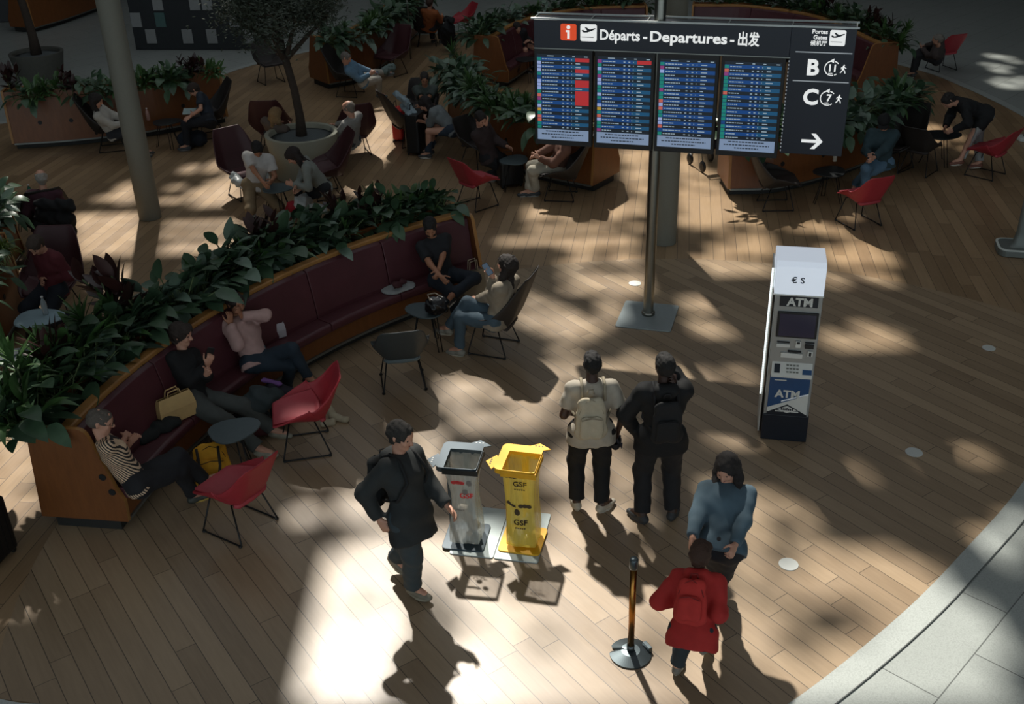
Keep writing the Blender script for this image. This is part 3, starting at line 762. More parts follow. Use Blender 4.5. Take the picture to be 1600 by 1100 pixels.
tab(432, 293, .3, 'slate side table between the white T-shirt and the leaning person', TOPS, .27)
tab(803, 250, 1.2, 'slate side table beside the person in white trousers', TOPS, .27)
tab(258, 190, .4, 'dark side table with a pink bottle beside the grey column', TOPD, .27)
tab(1296, 268, .9, 'dark side table in front of the oak planter under the gates sign', TOPD, .28)
tab(1470, 210, .2, 'dark side table in front of the bending person', TOPD, .32, .52)
tab(822, 92, .2, 'dark side table on the far bench beside the departures board', TOPD, .28)
tab(24, 556, .5, 'glass-topped side table at the edge of the photo behind the spiky plant', TOPS, .24, .42)
tab(42, 316, .4, 'small dark table beside the bald person at the edge of the photo', TOPD, .26)
# ------------------------------------------------------------------ lettering
def text_mb(mb, body, size, x, z, y, mi=0, bold=0.0, align='LEFT', ext=0.002, sx=1.0):
    """adds flat extruded lettering standing in the local xz plane, facing -y"""
    cu = bpy.data.curves.new('t', 'FONT'); cu.body = body; cu.size = size; cu.extrude = ext; cu.offset = bold; cu.align_x = align
    cu.resolution_u = 3
    o = bpy.data.objects.new('t', cu); COL.objects.link(o)
    dg = bpy.context.evaluated_depsgraph_get(); me = bpy.data.meshes.new_from_object(o.evaluated_get(dg))
    mb.add([(x + v.co.x * sx, y - v.co.z, z + v.co.y) for v in me.vertices], [tuple(p.vertices) for p in me.polygons], mi)
    bpy.data.objects.remove(o); bpy.data.curves.remove(cu); bpy.data.meshes.remove(me)
    return mb
def quad(mb, x0, z0, x1, z1, y, mi=0, sk=0.0):
    mb.add([(x0, y, z0), (x1, y, z0), (x1 + sk, y, z1), (x0 + sk, y, z1)], [(0, 1, 2, 3)], mi)
def poly_xz(mb, pts, y, mi=0, th=0.002):
    n = len(pts); mb.add([(p[0], y, p[1]) for p in pts] + [(p[0], y + th, p[1]) for p in pts],
                         [tuple(range(n)), tuple(reversed(range(n, 2 * n)))] + [(i, (i + 1) % n, n + (i + 1) % n, n + i) for i in range(n)], mi)
PLANE = [(-.46, .02), (-.38, .05), (-.24, -.02), (-.10, .01), (-.26, .22), (-.17, .23), (.10, .08), (.36, .17), (.47, .18), (.46, .12), (.18, -.02), (-.08, -.11), (-.30, -.12), (-.40, -.09)]
def plane_icon(parent, x, z, s, y, nm='aircraft_icon'):
    m = MB(); poly_xz(m, [(x + a, z + b) for a, b in rrect(s, s, s * .12)], y, 0)
    poly_xz(m, [(x + a * s * .9, z + s * .12 + b * s * .9) for a, b in PLANE], y - .003, 1)
    quad(m, x - s * .42, z - s * .27, x + s * .32, z - s * .235, y - .003, 1)
    return m.build(nm, [WHITE_E, NAVY], parent)
def arc_band(mb, cx, cz, r0, r1, a0, a1, y, mi=0, n=24):
    vs = []; fs = []
    for i in range(n + 1):
        a = math.radians(a0 + (a1 - a0) * i / n); vs += [(cx + r0 * math.cos(a), y, cz + r0 * math.sin(a)), (cx + r1 * math.cos(a), y, cz + r1 * math.sin(a))]
    for i in range(n): fs.append((2 * i, 2 * i + 1, 2 * i + 3, 2 * i + 2))
    mb.add(vs, fs, mi)
def walker(mb, x, z, s, y, mi=0):
    def limb(a, b, w):
        a = Vector((x + a[0] * s, z + a[1] * s)); b = Vector((x + b[0] * s, z + b[1] * s)); d = (b - a).normalized(); n_ = Vector((-d.y, d.x)) * w * s / 2
        poly_xz(mb, [(a + n_)[:], (b + n_)[:], (b - n_)[:], (a - n_)[:]], y, mi)
    poly_xz(mb, [(x + .06 * s + .08 * s * math.cos(t), z + .42 * s + .08 * s * math.sin(t)) for t in [k * PI / 5 for k in range(10)]], y, mi)
    limb((.03, .33), (-.02, 0), .17); limb((-.02, .03), (.17, -.2), .11); limb((.17, -.2), (.24, -.45), .1); limb((-.02, .03), (-.1, -.22), .11); limb((-.1, -.22), (-.28, -.42), .1)
    limb((.02, .30), (-.2, .14), .08); limb((-.2, .14), (-.2, -.02), .07); limb((.05, .30), (.2, .12), .08); limb((.2, .12), (.33, .08), .07)

# ------------------------------------------------------------------ departures board
SG = thing('departures_board', 'large navy departures board with four flight screens and gate directions on a steel pole', 'information board', (1.74, 12.18, 0), math.radians(-16.5))
RAILM = M('rail_bright', rgb(186, 192, 190), 0.35, 0.3, .03, 20)
PLM0 = M('plate_steel', rgb(150, 160, 162), 0.4, 0.35, .05, 20)
U0 = -1.437; YF = -0.062; PY = .045
MB().prism(rrect(.70, .76, .035), 0, .018).build('base_plate', PLM0, SG, bevel=.003)
pm = MB(); pm.lathe([(.066, .018), (.066, 3.95)], 32, 0, (0, PY, 0)); pm.box((0, PY - .066, 1.1), (.012, .006, 2.1)); pm.build('pole', METAL, SG, smooth=True).modifiers.new('e', 'EDGE_SPLIT')
MB().lathe([(.085, .018), (.085, .05), (.07, .06)], 32, 0, (0, PY, 0)).build('pole_collar', METAL, SG, smooth=True)
MB().box((U0 + 1.44, .075, 3.50), (2.87, .27, .32)).build('header_panel', NAVY, SG, bevel=.004)
fr = MB()
for yy in (-.075, .225):
    fr.box((U0 + 1.775, yy, 3.675), (3.60, .018, .022))
for xx in (0.0, .66, 1.3, 2.2, 2.88, 3.55): fr.box((U0 + xx, .075, 3.668), (.012, .30, .012))
fr.build('top_rail', RAILM, SG, bevel=.003)
MB().box((U0 + 1.45, YF - .002, 3.338), (2.88, .012, .012)).build('header_trim', TRIMM, SG)
# each word of the header is fitted between its measured ends
for wd, x0_, x1_ in (('Départs', .782, 1.236), ('-', 1.272, 1.318), ('Departures', 1.352, 2.200), ('-', 2.232, 2.278), ('出发', 2.318, 2.548)):
    t = MB(); text_mb(t, wd, .158, 0, 3.462, YF - .008, 0, .004)
    xs = [v[0] for v in t.v]; k0, k1 = min(xs), max(xs); a_, b_ = U0 + x0_, U0 + x1_
    t.v = [((v[0] - k0) / (k1 - k0) * (b_ - a_) + a_, v[1], v[2]) for v in t.v]
    t.build('header_lettering', WHITE_E, SG)
m = MB(); poly_xz(m, [(U0 + .415 + a, 3.53 + b) for a, b in rrect(.185, .185, .022)], YF - .004, 0)
poly_xz(m, [(U0 + .415 + .022 * math.cos(a), 3.585 + .022 * math.sin(a)) for a in [k * PI / 8 for k in range(16)]], YF - .007, 1)
poly_xz(m, [(U0 + .385, 3.552), (U0 + .43, 3.552), (U0 + .43, 3.455), (U0 + .402, 3.455), (U0 + .402, 3.530), (U0 + .385, 3.530)], YF - .007, 1)
m.build('info_icon', [ORANGE_E, WHITE_E], SG)
plane_icon(SG, U0 + .648, 3.53, .19, YF - .004)
E_BLUE = M('scr_blue', rgb(16, 62, 118), 0.3, emit=rgb(14, 66, 128), estr=.55, var=0); E_BLUE2 = M('scr_blue2', rgb(24, 74, 110), 0.3, emit=rgb(22, 84, 122), estr=.5, var=0)
E_DK = M('scr_dark', rgb(20, 30, 40), 0.3, emit=rgb(22, 34, 46), estr=.4, var=0); E_RED = M('scr_red', rgb(170, 46, 46), 0.3, emit=rgb(186, 44, 48), estr=.55, var=0)
E_TXT = M('scr_text', rgb(150, 165, 175), 0.3, emit=rgb(160, 178, 190), estr=.5, var=0); E_PALE = M('scr_pale', rgb(130, 145, 168), 0.3, emit=rgb(128, 148, 178), estr=.55, var=0)
E_TEAL = M('scr_teal', rgb(20, 120, 110), 0.3, emit=rgb(24, 136, 122), estr=.5, var=0); E_LAV = M('scr_lav', rgb(150, 165, 210), 0.3, emit=rgb(156, 172, 220), estr=.55, var=0); E_MAG = M('scr_mag', rgb(140, 60, 120), 0.3, emit=rgb(146, 62, 124), estr=.5, var=0); E_SAL = M('scr_salmon', rgb(200, 100, 84), 0.3, emit=rgb(206, 104, 88), estr=.5, var=0); E_YEL = M('scr_yel', rgb(190, 150, 50), 0.3, emit=rgb(196, 154, 50), estr=.5, var=0)
LOGO = {'t': 5, 'l': 6, 'm': 7, 's': 8, 'y': 9, 'b': 0}
SMATS = [E_BLUE, E_BLUE2, E_DK, E_RED, E_TXT, E_TEAL, E_LAV, E_MAG, E_SAL, E_YEL, E_PALE]
rows = ['tlllt blllt smtlytss t', 'mtltmllttltb lytsltt', 'tmlttttmttsl sttllsbt', 'tsmtttts tttttttbttt']
reds = [{0, 3, 6, 7, 9, 10, 11, 12}, {0}, set(), set()]
rs = random.Random(2)
for i in range(4):
    u = U0 + .022 + .7175 * i; w = .655
    fb = MB().box((u + w / 2, -.01, 2.765), (w + .035, .10, 1.135)).build('screen', BLACKP, SG, bevel=.005)
    m = MB(); y = YF - .003; x0, x1 = u + .018, u + w - .018; zt, zb = 3.275, 2.262
    quad(m, x0, zb, x1, zt, y, 2)
    nr = 20; rh = (zt - .035 - (zb + .135)) / nr; rw = rows[i].replace(' ', '')
    for j in range(nr):
        z1 = zt - .035 - j * rh; z0 = z1 - rh
        if j % 2 == 0: quad(m, x0, z0, x0 + .62 * w, z1, y - .001, 0); quad(m, x0 + .62 * w, z0, x1, z1, y - .001, 1 if i != 2 else 0)
        lg = rw[j % len(rw)]; quad(m, x0 + .002, z0 + .003, x0 + .048, z1 - .003, y - .002, LOGO[lg])
        zc = (z0 + z1) / 2
        def dash(a, b): quad(m, x0 + a, zc - .006, x0 + b, zc + .005, y - .002, 4)
        ln = rs.uniform(.05, .14); p = .062
        dash(p, p + .022); p += .028
        while ln > 0:
            q = rs.uniform(.012, .035); dash(p, p + q); p += q + .006; ln -= q
        for c_ in (.30, .355): dash(c_, c_ + .022)
        dash(.41, .418)
        if j in reds[i]: quad(m, x0 + .455, z0, x1, z1, y - .0025, 3)
        else:
            dash(.46, .46 + rs.uniform(.03, .08))
    for c_, d_ in ((.12, .20), (.30, .33), (.42, .45), (.56, .60)): quad(m, x0 + c_, zt - .024, x0 + d_, zt - .014, y - .002, 4)
    quad(m, x0, zb, x1, zb + .13, y - .001, 10)
    for k, (a, b) in enumerate(((.10, .50), (.05, .56), (.17, .44))):
        p = a
        while p < b: q = rs.uniform(.015, .04); quad(m, x0 + p, zb + .10 - k * .036, x0 + min(p + q, b), zb + .112 - k * .036, y - .002, 2); p += q + .008
    m.build('display', SMATS, fb)
MB().box((U0 + 3.213, .055, 2.965), (.675, .235, 1.395)).build('gates_panel', NAVY, SG, bevel=.004)
for args in (('Portes', .062, U0 + 3.255, 3.605, YF - .006, 0, .0014, 'RIGHT'), ('Gates', .062, U0 + 3.255, 3.545, YF - .006, 0, .0014, 'RIGHT'), ('候机厅', .058, U0 + 3.258, 3.483, YF - .006, 0, .001, 'RIGHT'),
             ('B', .235, U0 + 3.07, 3.165, YF - .006, 0, .008), ('C', .235, U0 + 3.065, 2.843, YF - .006, 0, .008), ('11', .105, U0 + 3.29, 3.21, YF - .006, 0, .003), ('7', .105, U0 + 3.315, 2.885, YF - .006, 0, .003),
             ('min', .03, U0 + 3.305, 3.178, YF - .006, 0, .0005), ('min', .03, U0 + 3.30, 2.855, YF - .006, 0, .0005)):
    t = MB(); text_mb(t, *args); t.build('gates_lettering', WHITE_E, SG)
for zc, uc in ((3.243, 3.34), (2.917, 3.33)):
    m = MB(); arc_band(m, U0 + uc, zc, .072, .083, 100, 285, YF - .006); arc_band(m, U0 + uc, zc, .072, .083, 40, 75, YF - .006); arc_band(m, U0 + uc, zc, .072, .083, 292, 310, YF - .006)
    poly_xz(m, [(U0 + uc - .03, zc + .078), (U0 + uc + .012, zc + .105), (U0 + uc + .012, zc + .055)], YF - .006)
    walker(m, U0 + uc + .115, zc - .005, .10, YF - .006); m.build('walking_time_icon', WHITE_E, SG)
for z_ in (3.406, 3.094): m = MB(); quad(m, U0 + 2.94, z_ - .006, U0 + 3.53, z_ + .006, YF - .006); m.build('rule_line', GREYL, SG)
m = MB(); zc = 2.425; a0, a1 = U0 + 3.10, U0 + 3.325
poly_xz(m, [(a0, zc - .017), (a1 - .05, zc - .017), (a1 - .05, zc + .017), (a0, zc + .017)], YF - .006)
poly_xz(m, [(a1 - .125, zc + .088), (a1 - .075, zc + .088), (a1 + .005, zc), (a1 - .075, zc - .088), (a1 - .125, zc - .088), (a1 - .045, zc)], YF - .0062)
m.build('direction_arrow', WHITE_E, SG)
plane_icon(SG, U0 + 3.36, 3.565, .165, YF - .006)
m = MB()
for k in range(26): m.box((U0 + 2.880, YF + .001, 2.30 + k * .04), (.010, .008, .018))
m.build('edge_lights', GREYL, SG)

# ------------------------------------------------------------------ ATM
q = G(1189, 686)
AT = thing('cash_machine', 'tall slim ATM with white lit top box and blue poster standing on the open floor', 'cash machine', (q.x, q.y, 0), math.radians(-12.2))
AW, AD = .444, .42
ABODY = M('atm_body', rgb(158, 160, 158), 0.4, .3, .04); ABLUE = M('atm_blue', rgb(30, 72, 118), 0.4, 0, .05); ANAVY = M('atm_navy', rgb(16, 24, 36), 0.4, 0, .2, 20)
AWH = M('atm_white', rgb(214, 214, 208), 0.5, 0, .02); ALIT = M('atm_lightbox', rgb(226, 232, 240), 0.5, 0, 0, emit=(.80, .88, 1.0), estr=.42); ALED = M('atm_led', rgb(230, 235, 235), .5, 0, 0, emit=(.92, 1, 1), estr=.85)
ASCR = M('atm_screen', rgb(16, 20, 34), 0.15, 0, .1, emit=rgb(14, 20, 48), estr=.35)
MB().box((AW / 2, AD / 2 + .02, .84), (AW, AD, 1.66)).build('body', ABODY, AT, bevel=.006)
MB().box((AW / 2 + .0, AD / 2 + .005, .152), (AW + .012, AD - .004, .302)).build('plinth', ANAVY, AT, bevel=.005)
m = MB(); tb = [(-.006, 1.665), (-.006, 1.95), (.05, 1.99), (AD, 1.99), (AD, 1.665)]
m.add([(-.02, y, z) for y, z in tb] + [(AW, y, z) for y, z in tb], [(0, 1, 2, 3, 4), (9, 8, 7, 6, 5)] + [(i, (i + 1) % 5, 5 + (i + 1) % 5, 5 + i) for i in range(5)])
lb = m.build('top_light_box', ALIT, AT, bevel=.006)
MB().box((AW / 2 - .01, .0, 1.658), (AW + .03, .022, .012)).build('box_lip', AWH, lb)
t = MB(); text_mb(t, '€', .085, .13, 1.79, -.009, 0, .0015); text_mb(t, 'S', .085, .215, 1.79, -.009, 0, .0015); t.build('currency_lettering', ANAVY, lb)
m = MB(); quad(m, .045, 1.53, .405, 1.64, .012, 0); text_mb(m, 'ATM', .118, .115, 1.542, .009, 1, .004); m.build('header_label', [ANAVY, AWH], AT)
m = MB(); m.box((.232, .012, 1.335), (.385, .03, .275)); m.build('screen', BLACKP, AT, bevel=.006)
m = MB(); quad(m, .062, 1.215, .402, 1.455, -.0045); m.build('screen_glass', ASCR, AT)
m = MB(); m.box((.12, .012, 1.14), (.12, .02, .012)); m.box((.12, .01, 1.105), (.13, .024, .035), mi=1); m.box((.262, .01, 1.125), (.05, .02, .07), mi=1); m.box((.262, .002, 1.145), (.03, .02, .02))
m.box((.37, .01, 1.15), (.09, .02, .01)); m.box((.37, .008, 1.11), (.085, .03, .04)); m.box((.235, .01, 1.045), (.13, .03, .014)); m.box((.21, .012, 1.0), (.21, .03, .05), mi=1); m.box((.385, .008, 1.03), (.05, .02, .06), mi=1); m.box((.385, -.002, 1.03), (.022, .012, .04))
m.build('card_and_cash_slots', [BLACKP, AWH], AT, bevel=.003)
m = MB(); pr = [(-.055, .775), (-.055, .80), (.03, .93), (.03, .775)]
m.add([(.03, y, z) for y, z in pr] + [(.425, y, z) for y, z in pr], [(0, 1, 2, 3), (7, 6, 5, 4)] + [(i, (i + 1) % 4, 4 + (i + 1) % 4, 4 + i) for i in range(4)])
sh = m.build('keypad_shelf', AWH, AT, bevel=.004)
def shelfpt(x, t, o=.003): return (x, -.055 + .085 * t - o * .8, .80 + .13 * t + o * .5)
m = MB()
for i in range(4):
    for j in range(3):
        m.box(shelfpt(.185 + .032 * i, .25 + .22 * j), (.022, .014, .012), rx=math.radians(57))
m.build('keypad', METAL, sh)
MB().box(shelfpt(.085, .45), (.055, .09, .004), rx=math.radians(57)).build('shelf_label', ANAVY, sh); MB().box(shelfpt(.375, .3), (.09, .05, .004), rx=math.radians(57)).build('shelf_label', ABLUE, sh)
m = MB(); quad(m, .028, .385, .42, .765, .012, 0); text_mb(m, 'ATM', .118, .095, .515, .009, 2, .004); quad(m, .075, .705, .19, .717, .009, 2)
poly_xz(m, [(.028, .32), (.028, .385), (.42, .56), (.42, .30)], .010, 2); m.add([(.16, .0085, .46), (.42, .0085, .56), (.42, .0085, .575), (.16, .0085, .475)], [(0, 1, 2, 3)], 3)
poly_xz(m, [(.028, .33), (.225, .435), (.425, .32), (.425, .30), (.028, .30)], .008, 1)
poly_xz(m, [(.225, .418), (.32, .372), (.225, .334), (.13, .372)], .0055, 2); quad(m, .11, .345, .185, .358, .0055, 2); quad(m, .265, .345, .34, .358, .0055, 2)
[quad(m, .165 + k * .018, .366, .178 + k * .018, .366 + (.022 if k % 3 else .03), .004, 1) for k in range(7)]
m.build('poster', [ABLUE, ANAVY, AWH, GREYL], AT)
m = MB(); m.box((-.03, .30, .95), (.016, .36, 1.86)); m.build('side_panel', AWH, AT, bevel=.004)
m = MB()
for k in range(46): m.box((-.046, .10, .50 + k * .0305), (.018, .018, .022))
m.build('led_strip', ALED, AT)

# ------------------------------------------------------------------ waste sorting bins
PLM = M('bin_platform', rgb(178, 190, 190), 0.5, 0.2, .03)
q0, q1, q2 = G(700, 866), G(838, 881), G(735, 794)
a_ = math.atan2(q1.y - q0.y, q1.x - q0.x)
PLT = thing('bin_platform', 'pale grey metal floor plate under the two waste bins', 'platform', ((q0.x), (q0.y), 0), a_)
m = MB(); m.prism([(x + .21, y + .36) for x, y in rrect(.40, .72, .02)], 0, .012); m.prism([(x + .615, y + .36) for x, y in rrect(.40, .72, .02)], 0, .012); m.build('plate', PLM, PLT, bevel=.002)
FILM = {}
def film(name, col, a, tr=.0):
    t = NT(name); t.b.inputs['Base Color'].default_value = (*col, 1); t.b.inputs['Roughness'].default_value = .12; t.b.inputs['Alpha'].default_value = a
    v = t.coord(); f = t.noise(t.mapping(v, scale=(9, 9, 1.2)), 4, 4, .6); t.bump(f, .6, .02)
    al = t.math('ADD', t.math('MULTIPLY', f, .35), a - .15); t.l(al, t.b.inputs['Alpha'])
    return t.mat
GFILM = film('clear_bag_film', rgb(200, 206, 202), .45); YFILM = film('yellow_bag_film', rgb(236, 214, 96), .62)
GBIN = M('bin_slate', rgb(58, 74, 84), 0.45, .2, .04); YBIN = M('bin_yellow', rgb(238, 182, 34), 0.45, .1, .03)
INKR = M('ink_red', rgb(196, 52, 62), .5, 0, 0); INKB = M('ink_dark', rgb(62, 52, 34), .5, 0, 0); INKG = M('ink_grey', rgb(122, 124, 124), .5, 0, 0)
def bin_(label, pxc, a, mat, filmm, ink, ink2, neck, seed):
    c = G(*pxc, .02)
    B = thing('waste_bin', label, 'bin', (c.x, c.y, .012), a)
    W, D, H_ = .385, .40, .86
    MB().prism(rrect(W, D, .04), 0, .014).build('base', mat, B, bevel=.003)
    MB().box((-W / 2 + .03, .13, H_ / 2), (.03, .05, H_ - .02)).box((0, D / 2 - .03, .42), (.06, .03, .82)).build('post', mat, B, bevel=.004)
    # tilted rim frame: outer hood at the back and open ring in front
    R = MB(); w2, d2 = .148, .155
    for (cx, cy, sx_, sy_) in ((0, -d2, 2 * w2 + .02, .014), (0, d2, 2 * w2 + .02, .014), (-w2, 0, .014, 2 * d2), (w2, 0, .014, 2 * d2)):
        R.box((cx + .012, cy - .018, H_ - .03), (sx_, sy_, .055))
    R.build('rim', M(mat.name + '_rim', tuple(x * .55 for x in mat.node_tree.nodes['Principled BSDF'].inputs['Base Color'].default_value[:3]) if False else (rgb(30, 38, 40) if mat is GBIN else rgb(222, 166, 30)), .45), B, bevel=.004)
    hd = MB(); outer = rrect(.365, .41, .05, 4, -.025, .03); inner = rrect(.285, .295, .012, 4, .012, -.022); n = len(outer)
    for z, s in ((H_ + .012, 0), (H_ - .035, 1)):
        hd.add([(x, y, z + (y * .0)) for x, y in outer] + [(x, y, z) for x, y in inner], [(i, (i + 1) % n, n + (i + 1) % n, n + i) for i in range(n)])
    hd.add([(x, y, H_ + .012) for x, y in outer] + [(x, y, H_ - .035) for x, y in outer], [(i, (i + 1) % n, n + (i + 1) % n, n + i) for i in range(n)])
    hd.add([(x, y, H_ + .012) for x, y in inner] + [(x, y, H_ - .035) for x, y in inner], [(i, (i + 1) % n, n + (i + 1) % n, n + i) for i in range(n)])
    hd.build('hood', mat, B, bevel=.003)
    # square label board turned at 45 degrees behind the hood
    for cx_, cy_, a0_ in ((-.235, -.02, PI), (.10, .265, PI / 2)):
        tri = [(cx_ + math.cos(a0_ + PI / 2) * .11, cy_ + math.sin(a0_ + PI / 2) * .11), (cx_ + math.cos(a0_) * .075, cy_ + math.sin(a0_) * .075), (cx_ - math.cos(a0_ + PI / 2) * .11, cy_ - math.sin(a0_ + PI / 2) * .11), (cx_ - math.cos(a0_) * .05, cy_ - math.sin(a0_) * .05)]
        sb = MB().prism(tri, H_ - .03, H_ - .022).build('label_board', mat, B)
        mk = MB()
        for k in range(3): mk.box((cx_ + math.cos(a0_) * .03 + math.cos(a0_ + PI / 2) * .03 * (k - 1), cy_ + math.sin(a0_) * .03 + math.sin(a0_ + PI / 2) * .03 * (k - 1), H_ - .021), (.014, .014, .001))
        mk.build('label_marks', AWH if mat is GBIN else INKB, sb)
    r = random.Random(seed); ph = [r.uniform(0, 6) for _ in range(4)]
    def bagf(u, v):
        z = (H_ - .02) * (1 - v) + .05 * v; a = 2 * PI * u
        sq = 1 / max(abs(math.cos(a)), abs(math.sin(a))); sq = sq * (1 - .35 * v) + .35 * v * 1.1
        pinch = 1 - neck * math.sin(PI * min(1, v * 1.15)) ** 1.4
        rr_ = .142 * sq * pinch * (1 + .03 * math.sin(5 * a + ph[0] + 4 * v) * v + .02 * math.sin(9 * a + ph[1] - 6 * v)); rr_ = min(rr_, .20)
        return Vector((.012 + rr_ * math.cos(a), -.015 + rr_ * math.sin(a) * .98, z))
    bag = MB(); bag.grid(bagf, 48, 24, 0, True); nb = len(bag.v)
    ctr = (.012, -.015, .045); bag.v.append(ctr); base = 23 * 48
    for i in range(48): bag.f.append((base + i, base + (i + 1) % 48, nb)); bag.m.append(0)
    bg = bag.build('bag', filmm, B, smooth=True)
    # print on the bag, following its front
    def onbag(x, z, o=.006):
        v = (H_ - .02 - z) / (H_ - .07); best = None
        for k in range(61):
            u = (.5 + k / 120.0); p = bagf(u, v)
            if p.y < 0 and (best is None or abs(p.x - x) < abs(best.x - x)): best = p
        return (x, best.y - o, z)
    pr = MB()
    for (bx, bz, kind, mi) in ink2:
        tmp = MB()
        if kind[0] == 'T': text_mb(tmp, kind[1:], .075, bx, bz, 0, 0, .0015, 'CENTER')
        elif kind == 'cloud':
            for dx in (-.035, 0, .035): poly_xz(tmp, [(bx + dx + .026 * math.cos(t_), bz + .02 * math.sin(t_)) for t_ in [k * PI / 8 for k in range(16)]], 0)
        elif kind == 'leaf': poly_xz(tmp, [(bx + .026 * math.cos(t_), bz + .034 * math.sin(t_)) for t_ in [k * PI / 8 for k in range(16)]], 0)
        elif kind == 'bone': poly_xz(tmp, [(bx - .04, bz + .03), (bx - .02, bz + .035), (bx, bz), (bx + .035, bz - .01), (bx + .04, bz - .035), (bx + .015, bz - .03), (bx - .01, bz - .015), (bx - .045, bz + .01)], 0)
        elif kind == 'line':
            for k in range(5): quad(tmp, bx - .05 + k * .02, bz - .006, bx - .036 + k * .02, bz + .006, 0)
        pr = MB(); pr.add([(*onbag(v[0], v[2])[:2], v[2]) for v in tmp.v], tmp.f, 0); pr.build('bag_print', ink[mi], bg)
    # crumpled litter seen through the film
    lt = MB()
    for k in range(5):
        cx, cy, cz, rr_ = .03 + r.uniform(-.06, .06), -.01 + r.uniform(-.06, .06), .10 + .045 * k, r.uniform(.03, .055)
        bmx = bmesh.new(); bmesh.ops.create_icosphere(bmx, subdivisions=2, radius=rr_)
        for v_ in bmx.verts: v_.co *= r.uniform(.8, 1.12)
        lt.add([(v_.co.x + cx, v_.co.y + cy, v_.co.z + cz) for v_ in bmx.verts], [tuple(v_.index for v_ in f_.verts) for f_ in bmx.faces]); bmx.free()
    l_ = lt.build('litter', M('litter', rgb(168, 160, 146), .8, 0, .4, 30), None, loc=(c.x, c.y, .012)); l_.rotation_euler = (0, 0, a)
    tag(l_, 'crumpled rubbish at the bottom of the ' + ('clear bag of the slate bin' if mat is GBIN else 'yellow bag of the yellow bin'), 'rubbish', kind='stuff')
bin_('slate grey waste bin with a clear bag printed in red', (729, 838), math.radians(-10), GBIN, GFILM, [INKR, INKG], [(-.02, .70, 'cloud', 0), (.08, .70, 'leaf', 1), (.05, .53, 'TGSF', 0), (-.02, .40, 'line', 1), (.04, .60, 'leaf', 1)], .24, 3)
bin_('yellow waste bin with a yellow bag printed in dark brown', (817, 843), math.radians(-14), YBIN, YFILM, [INKB, INKB], [(-.06, .80, 'cloud', 0), (.02, .70, 'TGSF', 0), (.02, .665, 'line', 0), (-.06, .50, 'bone', 0), (.06, .49, 'cloud', 0), (-.01, .42, 'leaf', 0), (.02, .29, 'TGSF', 0), (.02, .255, 'line', 0)], .10, 8)

# ------------------------------------------------------------------ queue post, floor discs, right-hand totem
q = G(985, 1022)
SP = thing('queue_post', 'brass queue barrier post with round dark steel base', 'barrier post', (q.x, q.y, 0), .5)
BRASS = M('brass', rgb(168, 118, 58), 0.25, 1.0, .1, 12)
dk = M('post_base', rgb(92, 102, 106), 0.35, .8, .06)
n = 48; rim = []
for i in range(n):
    a = 2 * PI * i / n; r = .165
    if 2.15 < a < 2.55: r = .11 if 2.25 < a < 2.45 else .15
    rim.append((r * math.cos(a), r * math.sin(a)))
m = MB(); m.add([(x, y, 0) for x, y in rim] + [(x, y, .014) for x, y in rim] + [(x * .45, y * .45, .045) for x, y in rim] + [(0, 0, .05)],
    [tuple(reversed(range(n)))] + [(i, (i + 1) % n, n + (i + 1) % n, n + i) for i in range(n)] + [(n + i, n + (i + 1) % n, 2 * n + (i + 1) % n, 2 * n + i) for i in range(n)] + [(2 * n + i, 2 * n + (i + 1) % n, 3 * n) for i in range(n)])
m.build('base', dk, SP, smooth=False); MB().box((.14, -.03, .03), (.035, .09, .05)).build('base_clip', dk, SP, bevel=.004)
MB().lathe([(.026, .045), (.026, .86)], 24).build('pole', BRASS, SP, smooth=True)
MB().lathe([(.030, .86), (.034, .87), (.034, .945), (.028, .955), (.001, .957)], 24).build('cap', dk, SP, smooth=True); MB().lathe([(.031, .05), (.031, .10)], 24).build('collar', dk, SP, smooth=True)
DISC = M('disc_white', rgb(206, 210, 206), .5, 0, .02)
for k, (p, lb) in enumerate((((992, 443), 'small white floor disc beside the departures board pole'), ((1545, 544), 'white floor disc far out towards the grey totem'), ((1428, 707), 'white floor disc between the ATM and the curved kerb'), ((1232, 882), 'white floor disc nearest the queue post'))):
    q = G(*p); r = (.085, .075, .085, .085)[k]
    tag(MB().lathe([(r, 0), (r, .004), (.001, .0045)], 32).build('floor_disc', DISC, loc=(q.x, q.y, .001)), lb, 'floor marker', 'white floor discs')
TOT = M('totem_grey', rgb(116, 122, 118), .5, .3, .05); TOTW = M('totem_white', rgb(206, 212, 206), .4, 0, .02)
q = G(1592, 393)
tp = thing('info_totem', 'grey totem on a round-cornered base with white edging at the edge of the boards', 'totem', (q.x, q.y, 0), -.25)
MB().prism(rrect(.62, .5, .13), 0, .09).build('base', TOT, tp, bevel=.01)
m = MB(); o1, i1 = rrect(.62, .5, .13), rrect(.56, .44, .11); n = len(o1); m.add([(x, y, .095) for x, y in o1] + [(x, y, .1) for x, y in i1], [(i, (i + 1) % n, n + (i + 1) % n, n + i) for i in range(n)]); m.build('edging', TOTW, tp, solid=.01)
m = MB(); vs = []; fs = []
for k, (z, w, d) in enumerate(((.09, .30, .20), (.14, .22, .15), (.3, .17, .12), (1.2, .155, .11), (2.3, .155, .11))):
    vs += [(x, y, z) for x, y in rrect(w, d, .05, 3)]
n = 16
for k in range(4): fs += [(k * n + i, k * n + (i + 1) % n, (k + 1) * n + (i + 1) % n, (k + 1) * n + i) for i in range(n)]
fs.append(tuple(range(4 * n, 5 * n))); m.add(vs, fs); m.build('post', TOT, tp, smooth=True)
MB().prism(rrect(.12, .09, .04), .1, .115).build('foot_pad', TOTW, tp).location = (.17, .02, 0)
MB().box((.42, .02, 1.15), (.5, .06, 1.2)).build('screen', BLACKP, tp, bevel=.01)
q = G(1604, 218)
tp2 = thing('info_totem', 'distant grey post with white foot behind the far red armchair', 'totem', (q.x, q.y, 0))
